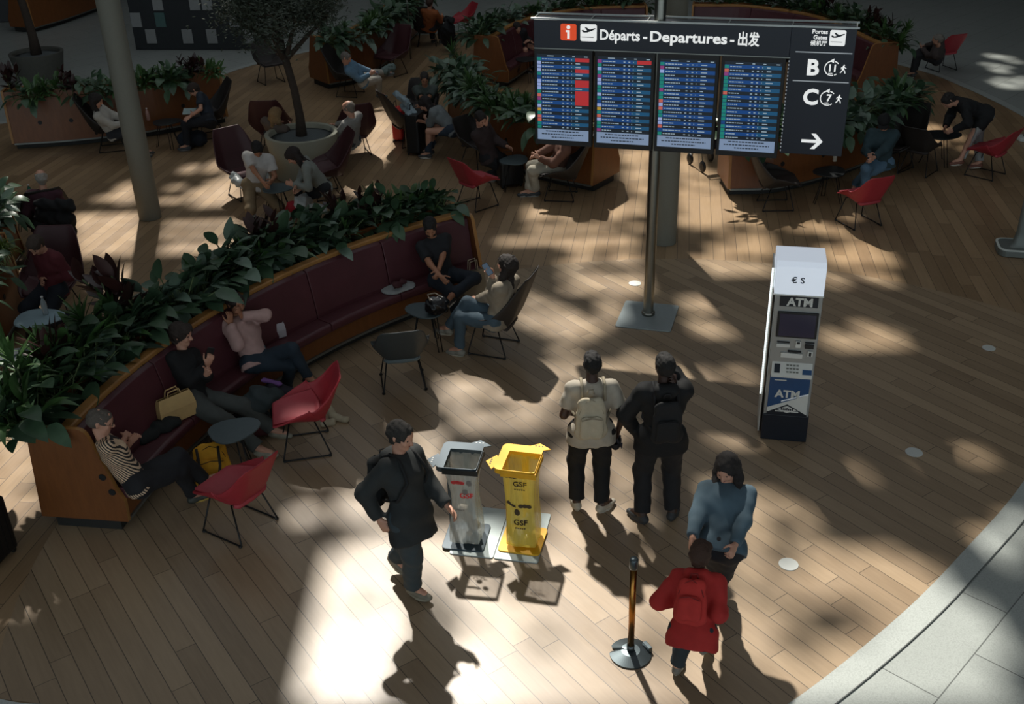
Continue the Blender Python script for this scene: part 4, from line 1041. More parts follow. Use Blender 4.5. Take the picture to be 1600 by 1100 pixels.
MB().prism(rrect(.36, .3, .08), 0, .06).build('base', TOTW, tp2, bevel=.01); MB().lathe([(.07, .06), (.07, 2.3)], 20).build('post', TOT, tp2, smooth=True)
q = G(642, 92)
tag(MB().tube([(0, 0, 0), (0, 0, 2.6)], .022, 12).build('metal_post', METAL, smooth=True, loc=(q.x, q.y, 0)), 'thin steel post beside the dark chair of the person in rust', 'post')

# ------------------------------------------------------------------ far corner shop display
SHM = M('panel_white', rgb(140, 142, 142), .6, 0, .06); SHD = M('panel_dark', rgb(28, 32, 36), .5, 0, .2); SHG = M('panel_teal', rgb(70, 100, 98), .5, 0, .1)
c0 = G(300, 92); sc = thing('display_screen', 'tall chequered display stand of pale and dark panels behind the planter wall', 'display stand', (c0.x, c0.y + 1.0, 0), -.12)
MB().box((0, .06, 1.35), (3.6, .05, 2.7)).build('frame', SHD, sc)
pat = ['.W..W.W....', 'W..G.W..W.W', '.W.GT.W....', '..W..WW.W..', 'W.G.....W.W', '.W..W.W..W.']
for j, row in enumerate(pat):
    for i, ch in enumerate(row):
        if ch != '.': MB().box((-1.65 + i * .33, .02, 2.45 - j * .42), (.27, .03, .36)).build('panel', SHM if ch == 'W' else SHG, sc)
c0 = G(-6, 36); ms = thing('magazine_rack', 'low magazine rack with rows of pale magazines in the far corner', 'rack', (c0.x, c0.y + .2, 0), .22)
MB().box((-.3, .15, .45), (2.2, .5, .9)).build('body', SHD, ms, bevel=.01)
MGZ = M('magazine', rgb(152, 152, 146), .6, 0, .25, 40)
for j in range(2):
    for i in range(9): MB().box((.62 - i * .19, -.06 + j * .22, .93 + j * .2), (.16, .02, .24), rx=-.5).build('magazine_rest', MGZ, ms)
# ------------------------------------------------------------------ figures: implicit surfaces turned into continuous meshes
class Field:
    def __init__(s, lo, hi, v):
        s.v = v; s.lo = np.array(lo, float) - 3 * v; s.n = (np.ceil((np.array(hi) - s.lo) / v).astype(int) + 4)
        s.F = np.full(tuple(s.n), 1.0, np.float32)
    def block(s, a, b, pad):
        l = np.maximum(np.floor((np.minimum(a, b) - pad - s.lo) / s.v).astype(int), 0); h = np.minimum(np.ceil((np.maximum(a, b) + pad - s.lo) / s.v).astype(int) + 1, s.n)
        if np.any(h <= l): return None
        sl = tuple(slice(l[i], h[i]) for i in range(3))
        ax = [s.lo[i] + s.v * np.arange(l[i], h[i]) for i in range(3)]
        return sl, ax[0][:, None, None].astype(np.float32), ax[1][None, :, None].astype(np.float32), ax[2][None, None, :].astype(np.float32)
    def cone(s, a, b, ra, rb, k=.03, flat=None, sub=False, capa=False, capb=False):
        a = np.array(a, float); b = np.array(b, float)
        mx = max(ra, rb) * (max(1.0, 1.0 / flat[1]) if flat and flat[1] < 1 else (flat[1] if flat else 1)) * 1.05
        B = s.block(a, b, mx + k + 2 * s.v)
        if B is None: return
        sl, X, Y, Z = B; ab = b - a; L2 = max(float(ab @ ab), 1e-9)
        dx, dy, dz = X - a[0], Y - a[1], Z - a[2]
        t = np.clip((dx * ab[0] + dy * ab[1] + dz * ab[2]) / L2, 0, 1)
        ex, ey, ez = dx - t * ab[0], dy - t * ab[1], dz - t * ab[2]
        r = ra + (rb - ra) * t
        d2 = ex * ex + ey * ey + ez * ez
        if flat:
            n_, f_ = np.array(flat[0], float), flat[1]; n_ = n_ / np.linalg.norm(n_)
            c = ex * n_[0] + ey * n_[1] + ez * n_[2]
            d2 = d2 + c * c * (1 / (f_ * f_) - 1); d = (np.sqrt(np.maximum(d2, 0)) - r) * (min(1, .5 + .5 * f_))
        else: d = np.sqrt(d2) - r
        L = math.sqrt(L2)
        if capb: d = np.maximum(d, ((X - b[0]) * ab[0] + (Y - b[1]) * ab[1] + (Z - b[2]) * ab[2]) / L)
        if capa: d = np.maximum(d, -((X - a[0]) * ab[0] + (Y - a[1]) * ab[1] + (Z - a[2]) * ab[2]) / L)
        F = s.F[sl]
        if sub:
            h = np.maximum(k - np.abs(F + d), 0) / k; F[...] = np.maximum(F, -d) + h * h * k * .25
        else:
            h = np.maximum(k - np.abs(F - d), 0) / k; F[...] = np.minimum(F, d) - h * h * k * .25
    def plane(s, p, n):
        """keeps only the side the normal points away from"""
        ax = [s.lo[i] + s.v * np.arange(s.n[i]) for i in range(3)]
        d = (ax[0][:, None, None] - p[0]) * n[0] + (ax[1][None, :, None] - p[1]) * n[1] + (ax[2][None, None, :] - p[2]) * n[2]
        s.F = np.maximum(s.F, d.astype(np.float32))
    def folds(s, amp, seed=0, fr=1.0):
        ax = [(s.lo[i] + s.v * np.arange(s.n[i])) * fr for i in range(3)]; X, Y, Z = ax[0][:, None, None], ax[1][None, :, None], ax[2][None, None, :]
        w = np.sin(31 * Z + 2.3 * np.sin(17 * X + seed) + 1.9 * np.sin(19 * Y)) + .7 * np.sin(43 * X + 2 * np.sin(23 * Z + seed)) * np.sin(37 * Y + seed) + .5 * np.sin(61 * Z + 37 * X)
        s.F += (amp * w).astype(np.float32) * (s.F < .5)
    def mesh(s, name, mat, parent=None, smooth=True):
        F = s.F; v = s.v; In = F < 0
        n = np.array(F.shape) - 1
        c = np.zeros(tuple(n), np.int8)
        for i in (0, 1):
            for j in (0, 1):
                for k in (0, 1): c += In[i:i + n[0], j:j + n[1], k:k + n[2]]
        ids = np.argwhere((c > 0) & (c < 8))
        if len(ids) == 0: return None
        idx = -np.ones(tuple(n), np.int64); idx[ids[:, 0], ids[:, 1], ids[:, 2]] = np.arange(len(ids))
        acc = np.zeros((len(ids), 3)); cnt = np.zeros(len(ids))
        cor = [(i, j, k) for i in (0, 1) for j in (0, 1) for k in (0, 1)]
        val = {q: F[ids[:, 0] + q[0], ids[:, 1] + q[1], ids[:, 2] + q[2]].astype(float) for q in cor}
        for q in cor:
            for a in range(3):
                if q[a] == 1: continue
                r = list(q); r[a] = 1; r = tuple(r); f0, f1 = val[q], val[r]; m = (f0 < 0) != (f1 < 0)
                t = np.where(m, f0 / np.where(m, f0 - f1, 1), 0)
                p = np.tile(np.array(q, float), (len(ids), 1)); p[:, a] += t
                acc[m] += p[m]; cnt[m] += 1
        P = (ids + acc / cnt[:, None]) * v + s.lo
        faces = []
        for a in range(3):
            b_, c_ = (a + 1) % 3, (a + 2) % 3
            sl0 = [slice(None)] * 3; sl1 = [slice(None)] * 3; sl0[a] = slice(0, -1); sl1[a] = slice(1, None)
            x0, x1 = In[tuple(sl0)], In[tuple(sl1)]; e = np.argwhere(x0 != x1)
            e = e[(e[:, b_] > 0) & (e[:, c_] > 0) & (e[:, b_] < n[b_]) & (e[:, c_] < n[c_]) & (e[:, a] < n[a])]
            if len(e) == 0: continue
            def gi(db, dc): q = e.copy(); q[:, b_] -= db; q[:, c_] -= dc; return idx[q[:, 0], q[:, 1], q[:, 2]]
            quad_ = np.stack([gi(1, 1), gi(0, 1), gi(0, 0), gi(1, 0)], 1)
            fl = ~x0[e[:, 0], e[:, 1], e[:, 2]]
            quad_[fl] = quad_[fl][:, ::-1]
            faces.append(quad_[(quad_ >= 0).all(1)])
        Q = np.concatenate(faces)
        me = bpy.data.meshes.new(name)
        me.vertices.add(len(P)); me.vertices.foreach_set('co', P.astype(np.float32).ravel())
        me.loops.add(len(Q) * 4); me.loops.foreach_set('vertex_index', Q.astype(np.int32).ravel())
        me.polygons.add(len(Q)); me.polygons.foreach_set('loop_start', np.arange(0, len(Q) * 4, 4, dtype=np.int32)); me.polygons.foreach_set('loop_total', np.full(len(Q), 4, np.int32))
        me.polygons.foreach_set('use_smooth', np.ones(len(Q), bool)); me.update(calc_edges=True)
        me.materials.append(mat)
        o = bpy.data.objects.new(name, me); COL.objects.link(o)
        if parent is not None: o.parent = parent
        return o

def V(*a): return np.array(a, float)
def nrm(v): v = np.array(v, float); return v / max(1e-9, np.linalg.norm(v))
def resolve(q, ctx):
    """world point of a joint: (px, py, h), a Vector, or ('b', right, forward, up) from the pelvis"""
    if isinstance(q, Vector): return np.array(q[:], float)
    if q[0] == 'b': return ctx['pel'] + (ctx['r'] * q[1] + ctx['f'] * q[2] + V(0, 0, 1) * q[3]) * ctx['s']
    if q[0] == 'h': return ctx['head'] + (ctx['r'] * q[1] + ctx['f'] * q[2] + V(0, 0, 1) * q[3]) * ctx['s']
    return np.array(G(*q)[:], float)
def ik(a, t, l1, l2, hint):
    d = t - a; D = np.linalg.norm(d); u = d / max(D, 1e-6)
    D = min(max(D, abs(l1 - l2) + .01), l1 + l2 - .004); t = a + u * D
    x = (l1 * l1 - l2 * l2 + D * D) / (2 * D); h = math.sqrt(max(l1 * l1 - x * x, 0))
    w = np.array(hint, float); w = w - u * (w @ u)
    if np.linalg.norm(w) < 1e-4: w = np.cross(u, V(0.3, 0.2, 1))
    return a + u * x + nrm(w) * h, t

SKIN = {'pale': M('skin_pale', rgb(196, 146, 122), .55, 0, .05, 20), 'tan': M('skin_tan', rgb(166, 116, 88), .55, 0, .05, 20), 'dark': M('skin_dark', rgb(62, 42, 34), .5, 0, .06, 20)}
HAIRM = {}
def hairmat(c):
    if c not in HAIRM:
        t = NT('hair'); v = t.coord(); f = t.noise(t.mapping(v, scale=(60, 60, 7)), 3, 3)
        t.l(t.mix(f, tuple(x * .6 for x in rgb(*c)), tuple(min(1, x * 1.5) for x in rgb(*c))), t.b.inputs['Base Color']); t.b.inputs['Roughness'].default_value = .75; t.bump(f, .7, .012); HAIRM[c] = t.mat
    return HAIRM[c]
CLOTH = {}
def cloth(c, kind='plain', rough=.85):
    key = (c if not hasattr(c, 'name') else c.name, kind)
    if key in CLOTH: return CLOTH[key]
    t = NT('cloth_' + kind); v = t.coord(); b = rgb(*c)
    f = t.noise(v, 18, 4); col = t.mix(f, tuple(x * .82 for x in b), tuple(min(1, x * 1.18) for x in b))
    if kind == 'stripe':
        w = t.n('ShaderNodeTexWave', wave_type='BANDS', bands_direction='Z'); w.inputs['Scale'].default_value = 15; w.inputs['Distortion'].default_value = 1.2; w.inputs['Detail'].default_value = 1; w.inputs['Detail Scale'].default_value = 1.5
        t.l(t.mapping(v, rot=(.35, -.75, 0)), w.inputs['Vector']); g = t.math('GREATER_THAN', w.outputs[1], .5); col = t.mix(g, rgb(44, 40, 40), rgb(214, 184, 152))
    if kind == 'denim': col = t.mix(t.noise(v, 5, 3), tuple(x * .6 for x in b), tuple(min(1, x * 1.5) for x in b))
    t.l(col, t.b.inputs['Base Color']); t.b.inputs['Roughness'].default_value = rough; t.b.inputs['Sheen Weight'].default_value = .0
    t.bump(t.noise(v, 260, 2), .15, .004)
    CLOTH[key] = t.mat; return t.mat
EYEW = M('eye', rgb(40, 30, 26), .2, 0, 0); LIPS = M('lips', rgb(150, 86, 78), .5, 0, 0)

def person(label, pel, hd, neck, look, ank, wr, s=1.0, sh=None, skin='pale', hair=((40, 30, 24), 'short'), top=((60, 60, 60), 'long', .016), bottom=((40, 44, 54), .014),
           shoe=(60, 60, 60), toes=None, knee=None, elbow=None, vox=.0115, curl=(.5, .5), hdir=(None, None), palm=(None, None), beard=None, topkind='plain', botkind='plain', hem=0.08, neckdir=None, hood=False, socks=None, sitting=True, glasses=False, group=None, collar=None):
    """hd and sh are world headings in degrees; ank and wr are (left, right) joints"""
    f = V(math.cos(math.radians(hd)), math.sin(math.radians(hd)), 0); r = V(f[1], -f[0], 0); up = V(0, 0, 1)
    ctx = dict(f=f, r=r, s=s, pel=V(0, 0, 0)); P = resolve(pel, ctx); ctx['pel'] = P
    N0 = resolve(neck, ctx); tdir = nrm(N0 - P); N = P + tdir * .50 * s
    sa = math.radians(hd if sh is None else sh); sr = V(math.sin(sa), -math.cos(sa), 0); sr = nrm(sr - tdir * (sr @ tdir)); sf = nrm(np.cross(up, sr)) * 1.0; sf = nrm(np.cross(tdir, sr))
    fr = nrm(r - tdir * (r @ tdir)); ff = np.cross(tdir, fr)
    lk = nrm(look); nd = nrm(neckdir) if neckdir is not None else nrm(tdir * .7 + up * .5 + lk * .15)
    HB = N + nd * .10 * s; hup = nrm(nd * .6 + up * .6 - lk * ((nd * .6 + up * .6) @ lk)); hr = nrm(np.cross(lk, hup)); hc = HB + hup * .085 * s + lk * .015 * s
    ctx['head'] = hc
    C = P + tdir * .33 * s + sf * .01; W = P + tdir * .16 * s
    S = [N - tdir * .055 * s + sr * (x * .178 * s) for x in (-1, 1)]; HJ = [P + fr * (x * .095 * s) - tdir * .02 * s for x in (-1, 1)]
    A = [resolve(q, ctx) for q in ank]; Wr = [resolve(q, ctx) for q in wr]
    kh = knee or (None, None); eh = elbow or (None, None); K = []; E = []
    for i in (0, 1):
        h_ = f * 1.0 + up * (.5 if sitting else .05) + r * (-.12 if i == 0 else .12) if kh[i] is None else (r * kh[i][0] + f * kh[i][1] + up * kh[i][2])
        k_, a_ = ik(HJ[i], A[i], .43 * s, .42 * s, h_); K.append(k_); A[i] = a_
        h_ = -up * 1.0 - sf * .5 + sr * (-.5 if i == 0 else .5) if eh[i] is None else (r * eh[i][0] + f * eh[i][1] + up * eh[i][2])
        e_, w_ = ik(S[i], Wr[i], .285 * s, .255 * s, h_); E.append(e_); Wr[i] = w_
    TO = []
    for i in (0, 1):
        td = (f if toes is None or toes[i] is None else (r * toes[i][0] + f * toes[i][1] + up * toes[i][2])); TO.append(nrm(td))
    # hand frames
    HD = []; PN = []
    for i in (0, 1):
        d = nrm(Wr[i] - E[i]) if hdir[i] is None else nrm(r * hdir[i][0] + f * hdir[i][1] + up * hdir[i][2])
        p_ = (-sr if i == 1 else sr) * .8 - up * .3 if palm[i] is None else (r * palm[i][0] + f * palm[i][1] + up * palm[i][2])
        p_ = nrm(p_ - d * (p_ @ d)); HD.append(d); PN.append(p_)
    pts = np.array([P, N, hc + up * .2 * s, hc - up * .1, *A, *K, *E, *Wr, *S] + [Wr[i] + HD[i] * .2 * s for i in (0, 1)] + [A[i] + TO[i] * .24 * s - up * .08 for i in (0, 1)])
    base = V(P[0], P[1], 0) if not sitting else V((A[0][0] + A[1][0]) / 2, (A[0][1] + A[1][1]) / 2, 0)
    base = V(P[0], P[1], 0); low = min(0.0, 0); 
    lo, hi = pts.min(0) - .17, pts.max(0) + .17
    def fld(l=lo, h=hi, v=vox): return Field(l - base, h - base, v)
    b = lambda p: p - base
    tf = lambda w=.72: (ff, w)
    # ---- skin: one continuous surface
    F = fld(v=vox * .86)
    F.cone(b(HJ[0]), b(HJ[1]), .095 * s, .095 * s, .04, (ff, .85)); F.cone(b(P), b(W), .118 * s, .108 * s, .06, (ff, .78)); F.cone(b(W), b(C), .108 * s, .125 * s, .06, (sf, .76))
    F.cone(b(C - sr * .06 * s), b(C + sr * .06 * s), .112 * s, .112 * s, .05, (sf, .82)); F.cone(b(S[0] + sr * .03), b(S[1] - sr * .03), .055 * s, .055 * s, .07); F.cone(b(N - tdir * .06), b(HB), .060 * s, .052 * s, .03)
    for i in (0, 1):
        F.cone(b(HJ[i]), b(K[i]), .085 * s, .056 * s, .03); F.cone(b(K[i]), b(A[i] + (K[i] - A[i]) * .0), .054 * s, .036 * s, .03); F.cone(b(K[i] * .75 + A[i] * .25 - TO[i] * .012), b(K[i] * .5 + A[i] * .5), .052 * s, .040 * s, .03)
        F.cone(b(A[i]), b(A[i] + TO[i] * .12 * s - up * .035 * s), .034 * s, .03 * s, .03)
        F.cone(b(S[i]), b(E[i]), .050 * s, .039 * s, .03); F.cone(b(E[i]), b(Wr[i]), .038 * s, .026 * s, .02)
        d, n_ = HD[i], PN[i]; l_ = np.cross(d, n_) * (1 if i == 1 else -1)   # l_ points to the thumb side
        w0 = Wr[i]
        F.cone(b(w0), b(w0 + d * .035 * s), .024 * s, .030 * s, .012, (n_, .6))
        F.cone(b(w0 + d * .03 * s + l_ * .010 * s), b(w0 + d * .085 * s + l_ * .016 * s), .026 * s, .024 * s, .012, (n_, .55)); F.cone(b(w0 + d * .03 * s - l_ * .010 * s), b(w0 + d * .080 * s - l_ * .016 * s), .026 * s, .022 * s, .012, (n_, .55))
        cu = curl[i]
        for j, (o_, ln) in enumerate(((.030, .068), (.010, .076), (-.010, .070), (-.029, .056))):
            p0 = w0 + d * (.088 - abs(o_) * .12) * s + l_ * o_ * s; dd = nrm(d + l_ * o_ * 2.2)
            for q in range(3):
                an = cu * (.35 + .85 * q) * (1 + .08 * j); dv = nrm(dd * math.cos(an) + n_ * math.sin(an)); p1 = p0 + dv * ln * (.42, .32, .26)[q] * s
                F.cone(b(p0), b(p1), (.0095 - .0009 * q) * s, (.009 - .001 * q) * s, .004); p0 = p1
        p0 = w0 + d * .022 * s + l_ * .020 * s; p1 = p0 + nrm(d * .65 + l_ * .7 + n_ * .25) * .045 * s; p2 = p1 + nrm(d * .85 + l_ * .3 + n_ * (.2 + cu * .6)) * .035 * s; p3 = p2 + nrm(d * .9 + n_ * (.2 + cu * .8)) * .026 * s
        F.cone(b(p0), b(p1), .015 * s, .011 * s, .012); F.cone(b(p1), b(p2), .011 * s, .0098 * s, .004); F.cone(b(p2), b(p3), .0098 * s, .008 * s, .004)
    def H(x, y, z): return b(hc + (hr * x + lk * y + hup * z) * s)
    F.cone(H(0, -.028, .030), H(0, .018, .026), .090 * s, .084 * s, .03, (hr, .86)); F.cone(H(0, .020, -.03), H(0, .045, -.075), .062 * s, .040 * s, .03, (hr, .92)); F.cone(H(-.022, .03, -.07), H(.022, .03, -.07), .036 * s, .036 * s, .02)
    F.cone(H(0, .058, -.092), H(0, .060, -.092), .022 * s, .022 * s, .02); F.cone(H(-.028, .076, .022), H(.028, .076, .022), .014 * s, .014 * s, .012)
    F.cone(H(0, .090, .008), H(0, .112, -.030), .010 * s, .014 * s, .008); F.cone(H(-.012, .100, -.034), H(.012, .100, -.034), .009 * s, .009 * s, .006)
    for x in (-1, 1):
        F.cone(H(x * .031, .094, .002), H(x * .031, .098, .002), .013 * s, .013 * s, .008, None, True)
        F.cone(H(x * .040, .066, -.028), H(x * .036, .068, -.034), .022 * s, .022 * s, .02)
        F.cone(H(x * .080, -.012, .010), H(x * .078, -.008, -.024), .019 * s, .012 * s, .008, (hr * x + lk * .5, .42))
    F.cone(H(-.018, .084, -.060), H(.018, .084, -.060), .009 * s, .009 * s, .006)
    root = F.mesh('person', SKIN[skin]); root.location = tuple(base); tag(root, label, 'person', group)
    ey = MB()
    for x in (-1, 1):
        c_ = hc + (hr * x * .031 + lk * .082 + hup * .003) * s - base; sp = bmesh.new(); bmesh.ops.create_uvsphere(sp, u_segments=10, v_segments=8, radius=.0095 * s)
        ey.add([(v.co.x + c_[0], v.co.y + c_[1], v.co.z + c_[2]) for v in sp.verts], [tuple(v.index for v in f_.verts) for f_ in sp.faces]); sp.free()
    ey.build('eyes', EYEW, root, smooth=True)
    a_, m_, b2 = [hc + (hr * x + lk * y + hup * z) * s - base for x, y, z in ((-.022, .085, -.060), (0, .093, -.060), (.022, .085, -.060))]
    MB().tube([a_, m_, b2], [.003, .006, .003], 6).build('lips', LIPS, root, smooth=True)
    # ---- hair
    hcx, style = hair
    if style != 'bald':
        g = Field(hc - base - .34, hc - base + .22, vox * .8) if style in ('long', 'pony') else Field(hc - base - .17, hc - base + .19, vox * .8)
        th = {'short': .009, 'crop': .003, 'mop': .020, 'long': .016, 'pony': .012, 'ring': .008}[style] * s
        g.cone(H(0, -.030, .032), H(0, .016, .030), .090 * s + th, .083 * s + th, .02, (hr, .88)); g.cone(H(0, -.05, .0), H(0, -.045, -.05), .070 * s + th, .050 * s + th, .03, (hr, .95))
        if style == 'mop': g.cone(H(-.05, .05, .07), H(.05, .06, .065), .038 * s, .035 * s, .03)
        g.cone(H(0, .100, -.03), H(0, .075, -.10), .078 * s, .09 * s, .012, None, True); g.cone(H(0, .105, .02), H(0, .10, -.02), .052 * s, .06 * s, .012, None, True)
        if style == 'ring': g.plane(hc - base + hup * .045 * s + lk * 0, hup * .9 + lk * .45)
        if style == 'crop': g.plane(hc - base - hup * .055 * s, -hup)
        if style == 'long':
            for x in (-1, 0, 1):
                q0 = H(x * .06, -.045, .02); q1 = H(x * .07, -.05, -.10) ; q2 = b(N - tdir * .14 * s + sr * x * .07 * s - sf * .10 * s)
                if x: q1 = H(x * .085, -.01, -.10); q2 = b(N - tdir * .12 * s + sr * x * .11 * s + sf * .06 * s)
                g.cone(q0, q1, .05 * s, .045 * s, .03); g.cone(q1, q2, .045 * s, .028 * s, .03)
        if style == 'pony':
            g.cone(H(0, -.11, .02), H(0, -.15, -.06), .035 * s, .035 * s, .02); g.cone(H(0, -.15, -.06), H(0, -.13, -.2), .035 * s, .015 * s, .02)
        g.folds(.0030, 1, 2.6); g.mesh('hair', hairmat(hcx), root)
    if beard:
        g = Field(hc - base - .15, hc - base + .15, vox * .8); g.cone(H(0, .045, -.075), H(0, .05, -.09), .048 * s, .036 * s, .02); g.cone(H(-.062, .02, -.03), H(-.04, .05, -.085), .018 * s, .022 * s, .02); g.cone(H(.062, .02, -.03), H(.04, .05, -.085), .018 * s, .022 * s, .02)
        g.cone(H(0, .105, -.058), H(0, .10, -.052), .026 * s, .024 * s, .008, None, True); g.mesh('beard', hairmat(beard), root)
    if glasses:
        gm = MB()
        for x in (-1, 1):
            c_ = hc + (hr * x * .032 + lk * .108 + hup * .002) * s - base
            gm.tube([c_ + (hr * math.cos(t_) * .022 + hup * math.sin(t_) * .017) * s for t_ in [k * PI / 7 for k in range(14)]], .0022, 5, closed=True)
            gm.tube([c_ + hr * x * .022 * s, H(x * .082, -.01, .012)], .002, 5)
        gm.tube([H(-.011, .112, .004), H(.011, .112, .004)], .002, 5); gm.build('glasses', BLACKP, root, smooth=True)
    # ---- top garment
    tc, ln, th = top
    lw = .022 if hem > .12 else 0
    g = fld(); g.cone(b(P - tdir * hem * s), b(W), .128 * s + th + lw, .118 * s + th, .06, (ff, .80 + lw * 4)); g.cone(b(W), b(C), .118 * s + th, .128 * s + th, .06, (sf, .80))
    g.cone(b(C - sr * .065 * s), b(C + sr * .065 * s), .116 * s + th, .116 * s + th, .05, (sf, .86)); g.cone(b(S[0] + sr * .03), b(S[1] - sr * .03), .054 * s + th, .054 * s + th, .06)
    g.cone(b(N - tdir * .07 * s), b(N - tdir * .005 * s + nd * .01 * s), .075 * s + th * .5, .058 * s + th * .5, .03, None, False, False, True)
    if collar: g.cone(b(N), b(N + nd * .05 * s - sf * .01), .062 * s + th, .060 * s + th, .02, None, False, False, True)
    if hood: g.cone(b(N - sf * .09 * s - sr * .05), b(N - sf * .09 * s + sr * .05), .06 * s, .06 * s, .04)
    for i in (0, 1):
        if ln == 'short':
            m_ = S[i] * .30 + E[i] * .70; g.cone(b(S[i]), b(m_), .054 * s + th, .052 * s + th * 1.4, .03, None, False, False, True)
        elif ln != 'none':
            e2 = E[i] + (Wr[i] - E[i]) * (.95 if ln == 'long' else .45)
            g.cone(b(S[i]), b(E[i]), .054 * s + th, .045 * s + th, .035); g.cone(b(E[i]), b(e2), .047 * s + th, (.034 if ln == 'long' else .043) * s + th * .7, .03, None, False, False, True)
    g.cone(b(HJ[0] - tdir * max(0, hem - .03) * s), b(HJ[1] - tdir * max(0, hem - .03) * s), .092 * s + th + bottom[1] * .8, .092 * s + th + bottom[1] * .8, .06, (ff, .92))
    if not sitting:
        for i in (0, 1): g.cone(b(HJ[i]), b(HJ[i] * .5 + K[i] * .5), .088 * s + bottom[1] + .014, .080 * s + bottom[1] + .014, .05)
    g.plane(b(P - tdir * hem * s), -tdir); g.folds(.0030 if th < .03 else .0042, hd)
    tp = g.mesh('jacket' if th > .024 else 'shirt', cloth(tc, topkind), root)
    # ---- trousers
    bc, bt = bottom
    g = fld(); g.cone(b(HJ[0]), b(HJ[1]), .100 * s + bt, .100 * s + bt, .05, (ff, .88)); g.cone(b(P), b(P + tdir * .10 * s), .122 * s + bt, .112 * s + bt, .05, (ff, .80))
    for i in (0, 1):
        a2 = A[i] + (K[i] - A[i]) * .06
        g.cone(b(HJ[i]), b(K[i]), .088 * s + bt, .060 * s + bt, .04); g.cone(b(K[i]), b(a2), .058 * s + bt, .044 * s + bt * 1.15, .03, None, False, False, True)
    g.plane(b(P + tdir * .11 * s), tdir); g.folds(.0030, hd + 3); g.mesh('trousers', cloth(bc, botkind), root)
    # ---- shoes
    for i in (0, 1):
        t_ = TO[i]; side = nrm(np.cross(t_, up)); u_ = nrm(np.cross(side, t_)); a_ = A[i] - u_ * .025 * s
        g = Field(a_ - base - .27 * s, a_ - base + .27 * s, vox * .8)
        g.cone(b(a_ - t_ * .03 * s - u_ * .02 * s), b(a_ + t_ * .10 * s - u_ * .028 * s), .042 * s, .040 * s, .03, (u_, .9)); g.cone(b(a_ + t_ * .10 * s - u_ * .028 * s), b(a_ + t_ * .165 * s - u_ * .034 * s), .044 * s, .034 * s, .02, (u_, .75)); g.cone(b(a_ - u_ * .02 * s), b(a_ + u_ * .03 * s), .042 * s, .041 * s, .02)
        g.plane(b(a_ - u_ * .058 * s), -u_); g.plane(b(a_ + u_ * .048 * s), u_); so = g.mesh('shoe', cloth(shoe if not isinstance(shoe[0], tuple) else shoe[0], 'shoe', .6), root)
        sm = MB(); out = []
        for k in range(20):
            an = 2 * PI * k / 20; lx = .108 * math.cos(an) * s; wx = (.046 if math.cos(an) > 0 else .038) * math.sin(an) * s
            out.append(b(a_ + t_ * (.062 * s + lx) + side * wx - u_ * .058 * s * .98))
        top_ = [p + u_ * .016 * s for p in out]; bot = [p - u_ * .010 * s for p in out]
        sm.add([tuple(p) for p in bot] + [tuple(p) for p in top_], [tuple(range(20)), tuple(range(20, 40))] + [(k, (k + 1) % 20, 20 + (k + 1) % 20, 20 + k) for k in range(20)])
        sm.build('sole', cloth(shoe[1] if isinstance(shoe[0], tuple) else (190, 186, 176), 'sole', .6), so)
    info = dict(root=root, P=P, N=N, head=hc, A=A, K=K, E=E, Wr=Wr, S=S, sf=sf, sr=sr, tdir=tdir, HD=HD, PN=PN, C=C, lk=lk, hr=hr, hup=hup)
    return info
# ------------------------------------------------------------------ people
PP = {}
SL = lambda: [('b', -.11, .46, -.42), ('b', .11, .46, -.42)]
LAP = [('b', -.10, .34, .14), ('b', .10, .34, .14)]
D2 = lambda a, z=0: (math.cos(math.radians(a)), math.sin(math.radians(a)), z)
PP['stripe'] = person('person in striped T-shirt and glasses reclining at the near end of the curved bench', (212, 752, .53), 32, (163, 690, .95), D2(5, -.25), [(320, 750, .22), (302, 773, .08)], [(205, 690, .80), (196, 684, .78)],
    hair=((86, 78, 70), 'crop'), top=((150, 120, 96), 'short', .016), topkind='stripe', bottom=((26, 26, 30), .018), shoe=((60, 62, 56), (176, 146, 70)), toes=((.0, 1, .3), (0, 1, .05)), glasses=True, knee=((0, .4, 1), (.1, .4, 1)), vox=.0105, curl=(.7, .7))
PP['boy'] = person('young person in black sweater and grey trousers on the curved bench holding a phone', (306, 622, .54), -10, (283, 548, .98), D2(-10, -.12), [(428, 672, .08), (408, 703, .08)], [(322, 585, .84), (324, 570, .90)],
    hair=((50, 40, 34), 'mop'), top=((17, 18, 20), 'long', .022), bottom=((70, 74, 72), .028), shoe=((150, 146, 130), (150, 140, 120)), vox=.0105, elbow=((-.6, -.1, -1), (.5, -.2, -1)), curl=(1.0, 1.1), palm=((.6, -.2, .2), (-.8, -.5, .1)), hdir=((.2, .6, .6), (-.1, .5, .9)))
PP['pink'] = person('person in pale pink sweater on the curved bench holding both hands at the face', (400, 562, .54), -25, (368, 490, .98), D2(-40, -.05), [(482, 590, .30), (448, 606, .08)], [(377, 494, 1.02), (360, 506, .98)],
    hair=((42, 32, 28), 'pony'), skin='tan', top=((176, 144, 138), 'long', .022), bottom=((30, 44, 56), .013), botkind='denim', shoe=((30, 50, 46), (60, 70, 66)), toes=((.0, 1, -.2), (0, 1, 0)), vox=.0105, elbow=((-1, .5, -.4), (.3, .2, -1)), curl=(.7, .6), hdir=((.4, .1, .9), (-.05, .1, 1)), palm=((.5, -1, 0), (-.3, -1, 0)), knee=((.1, .5, 1), (.1, .6, 1)))
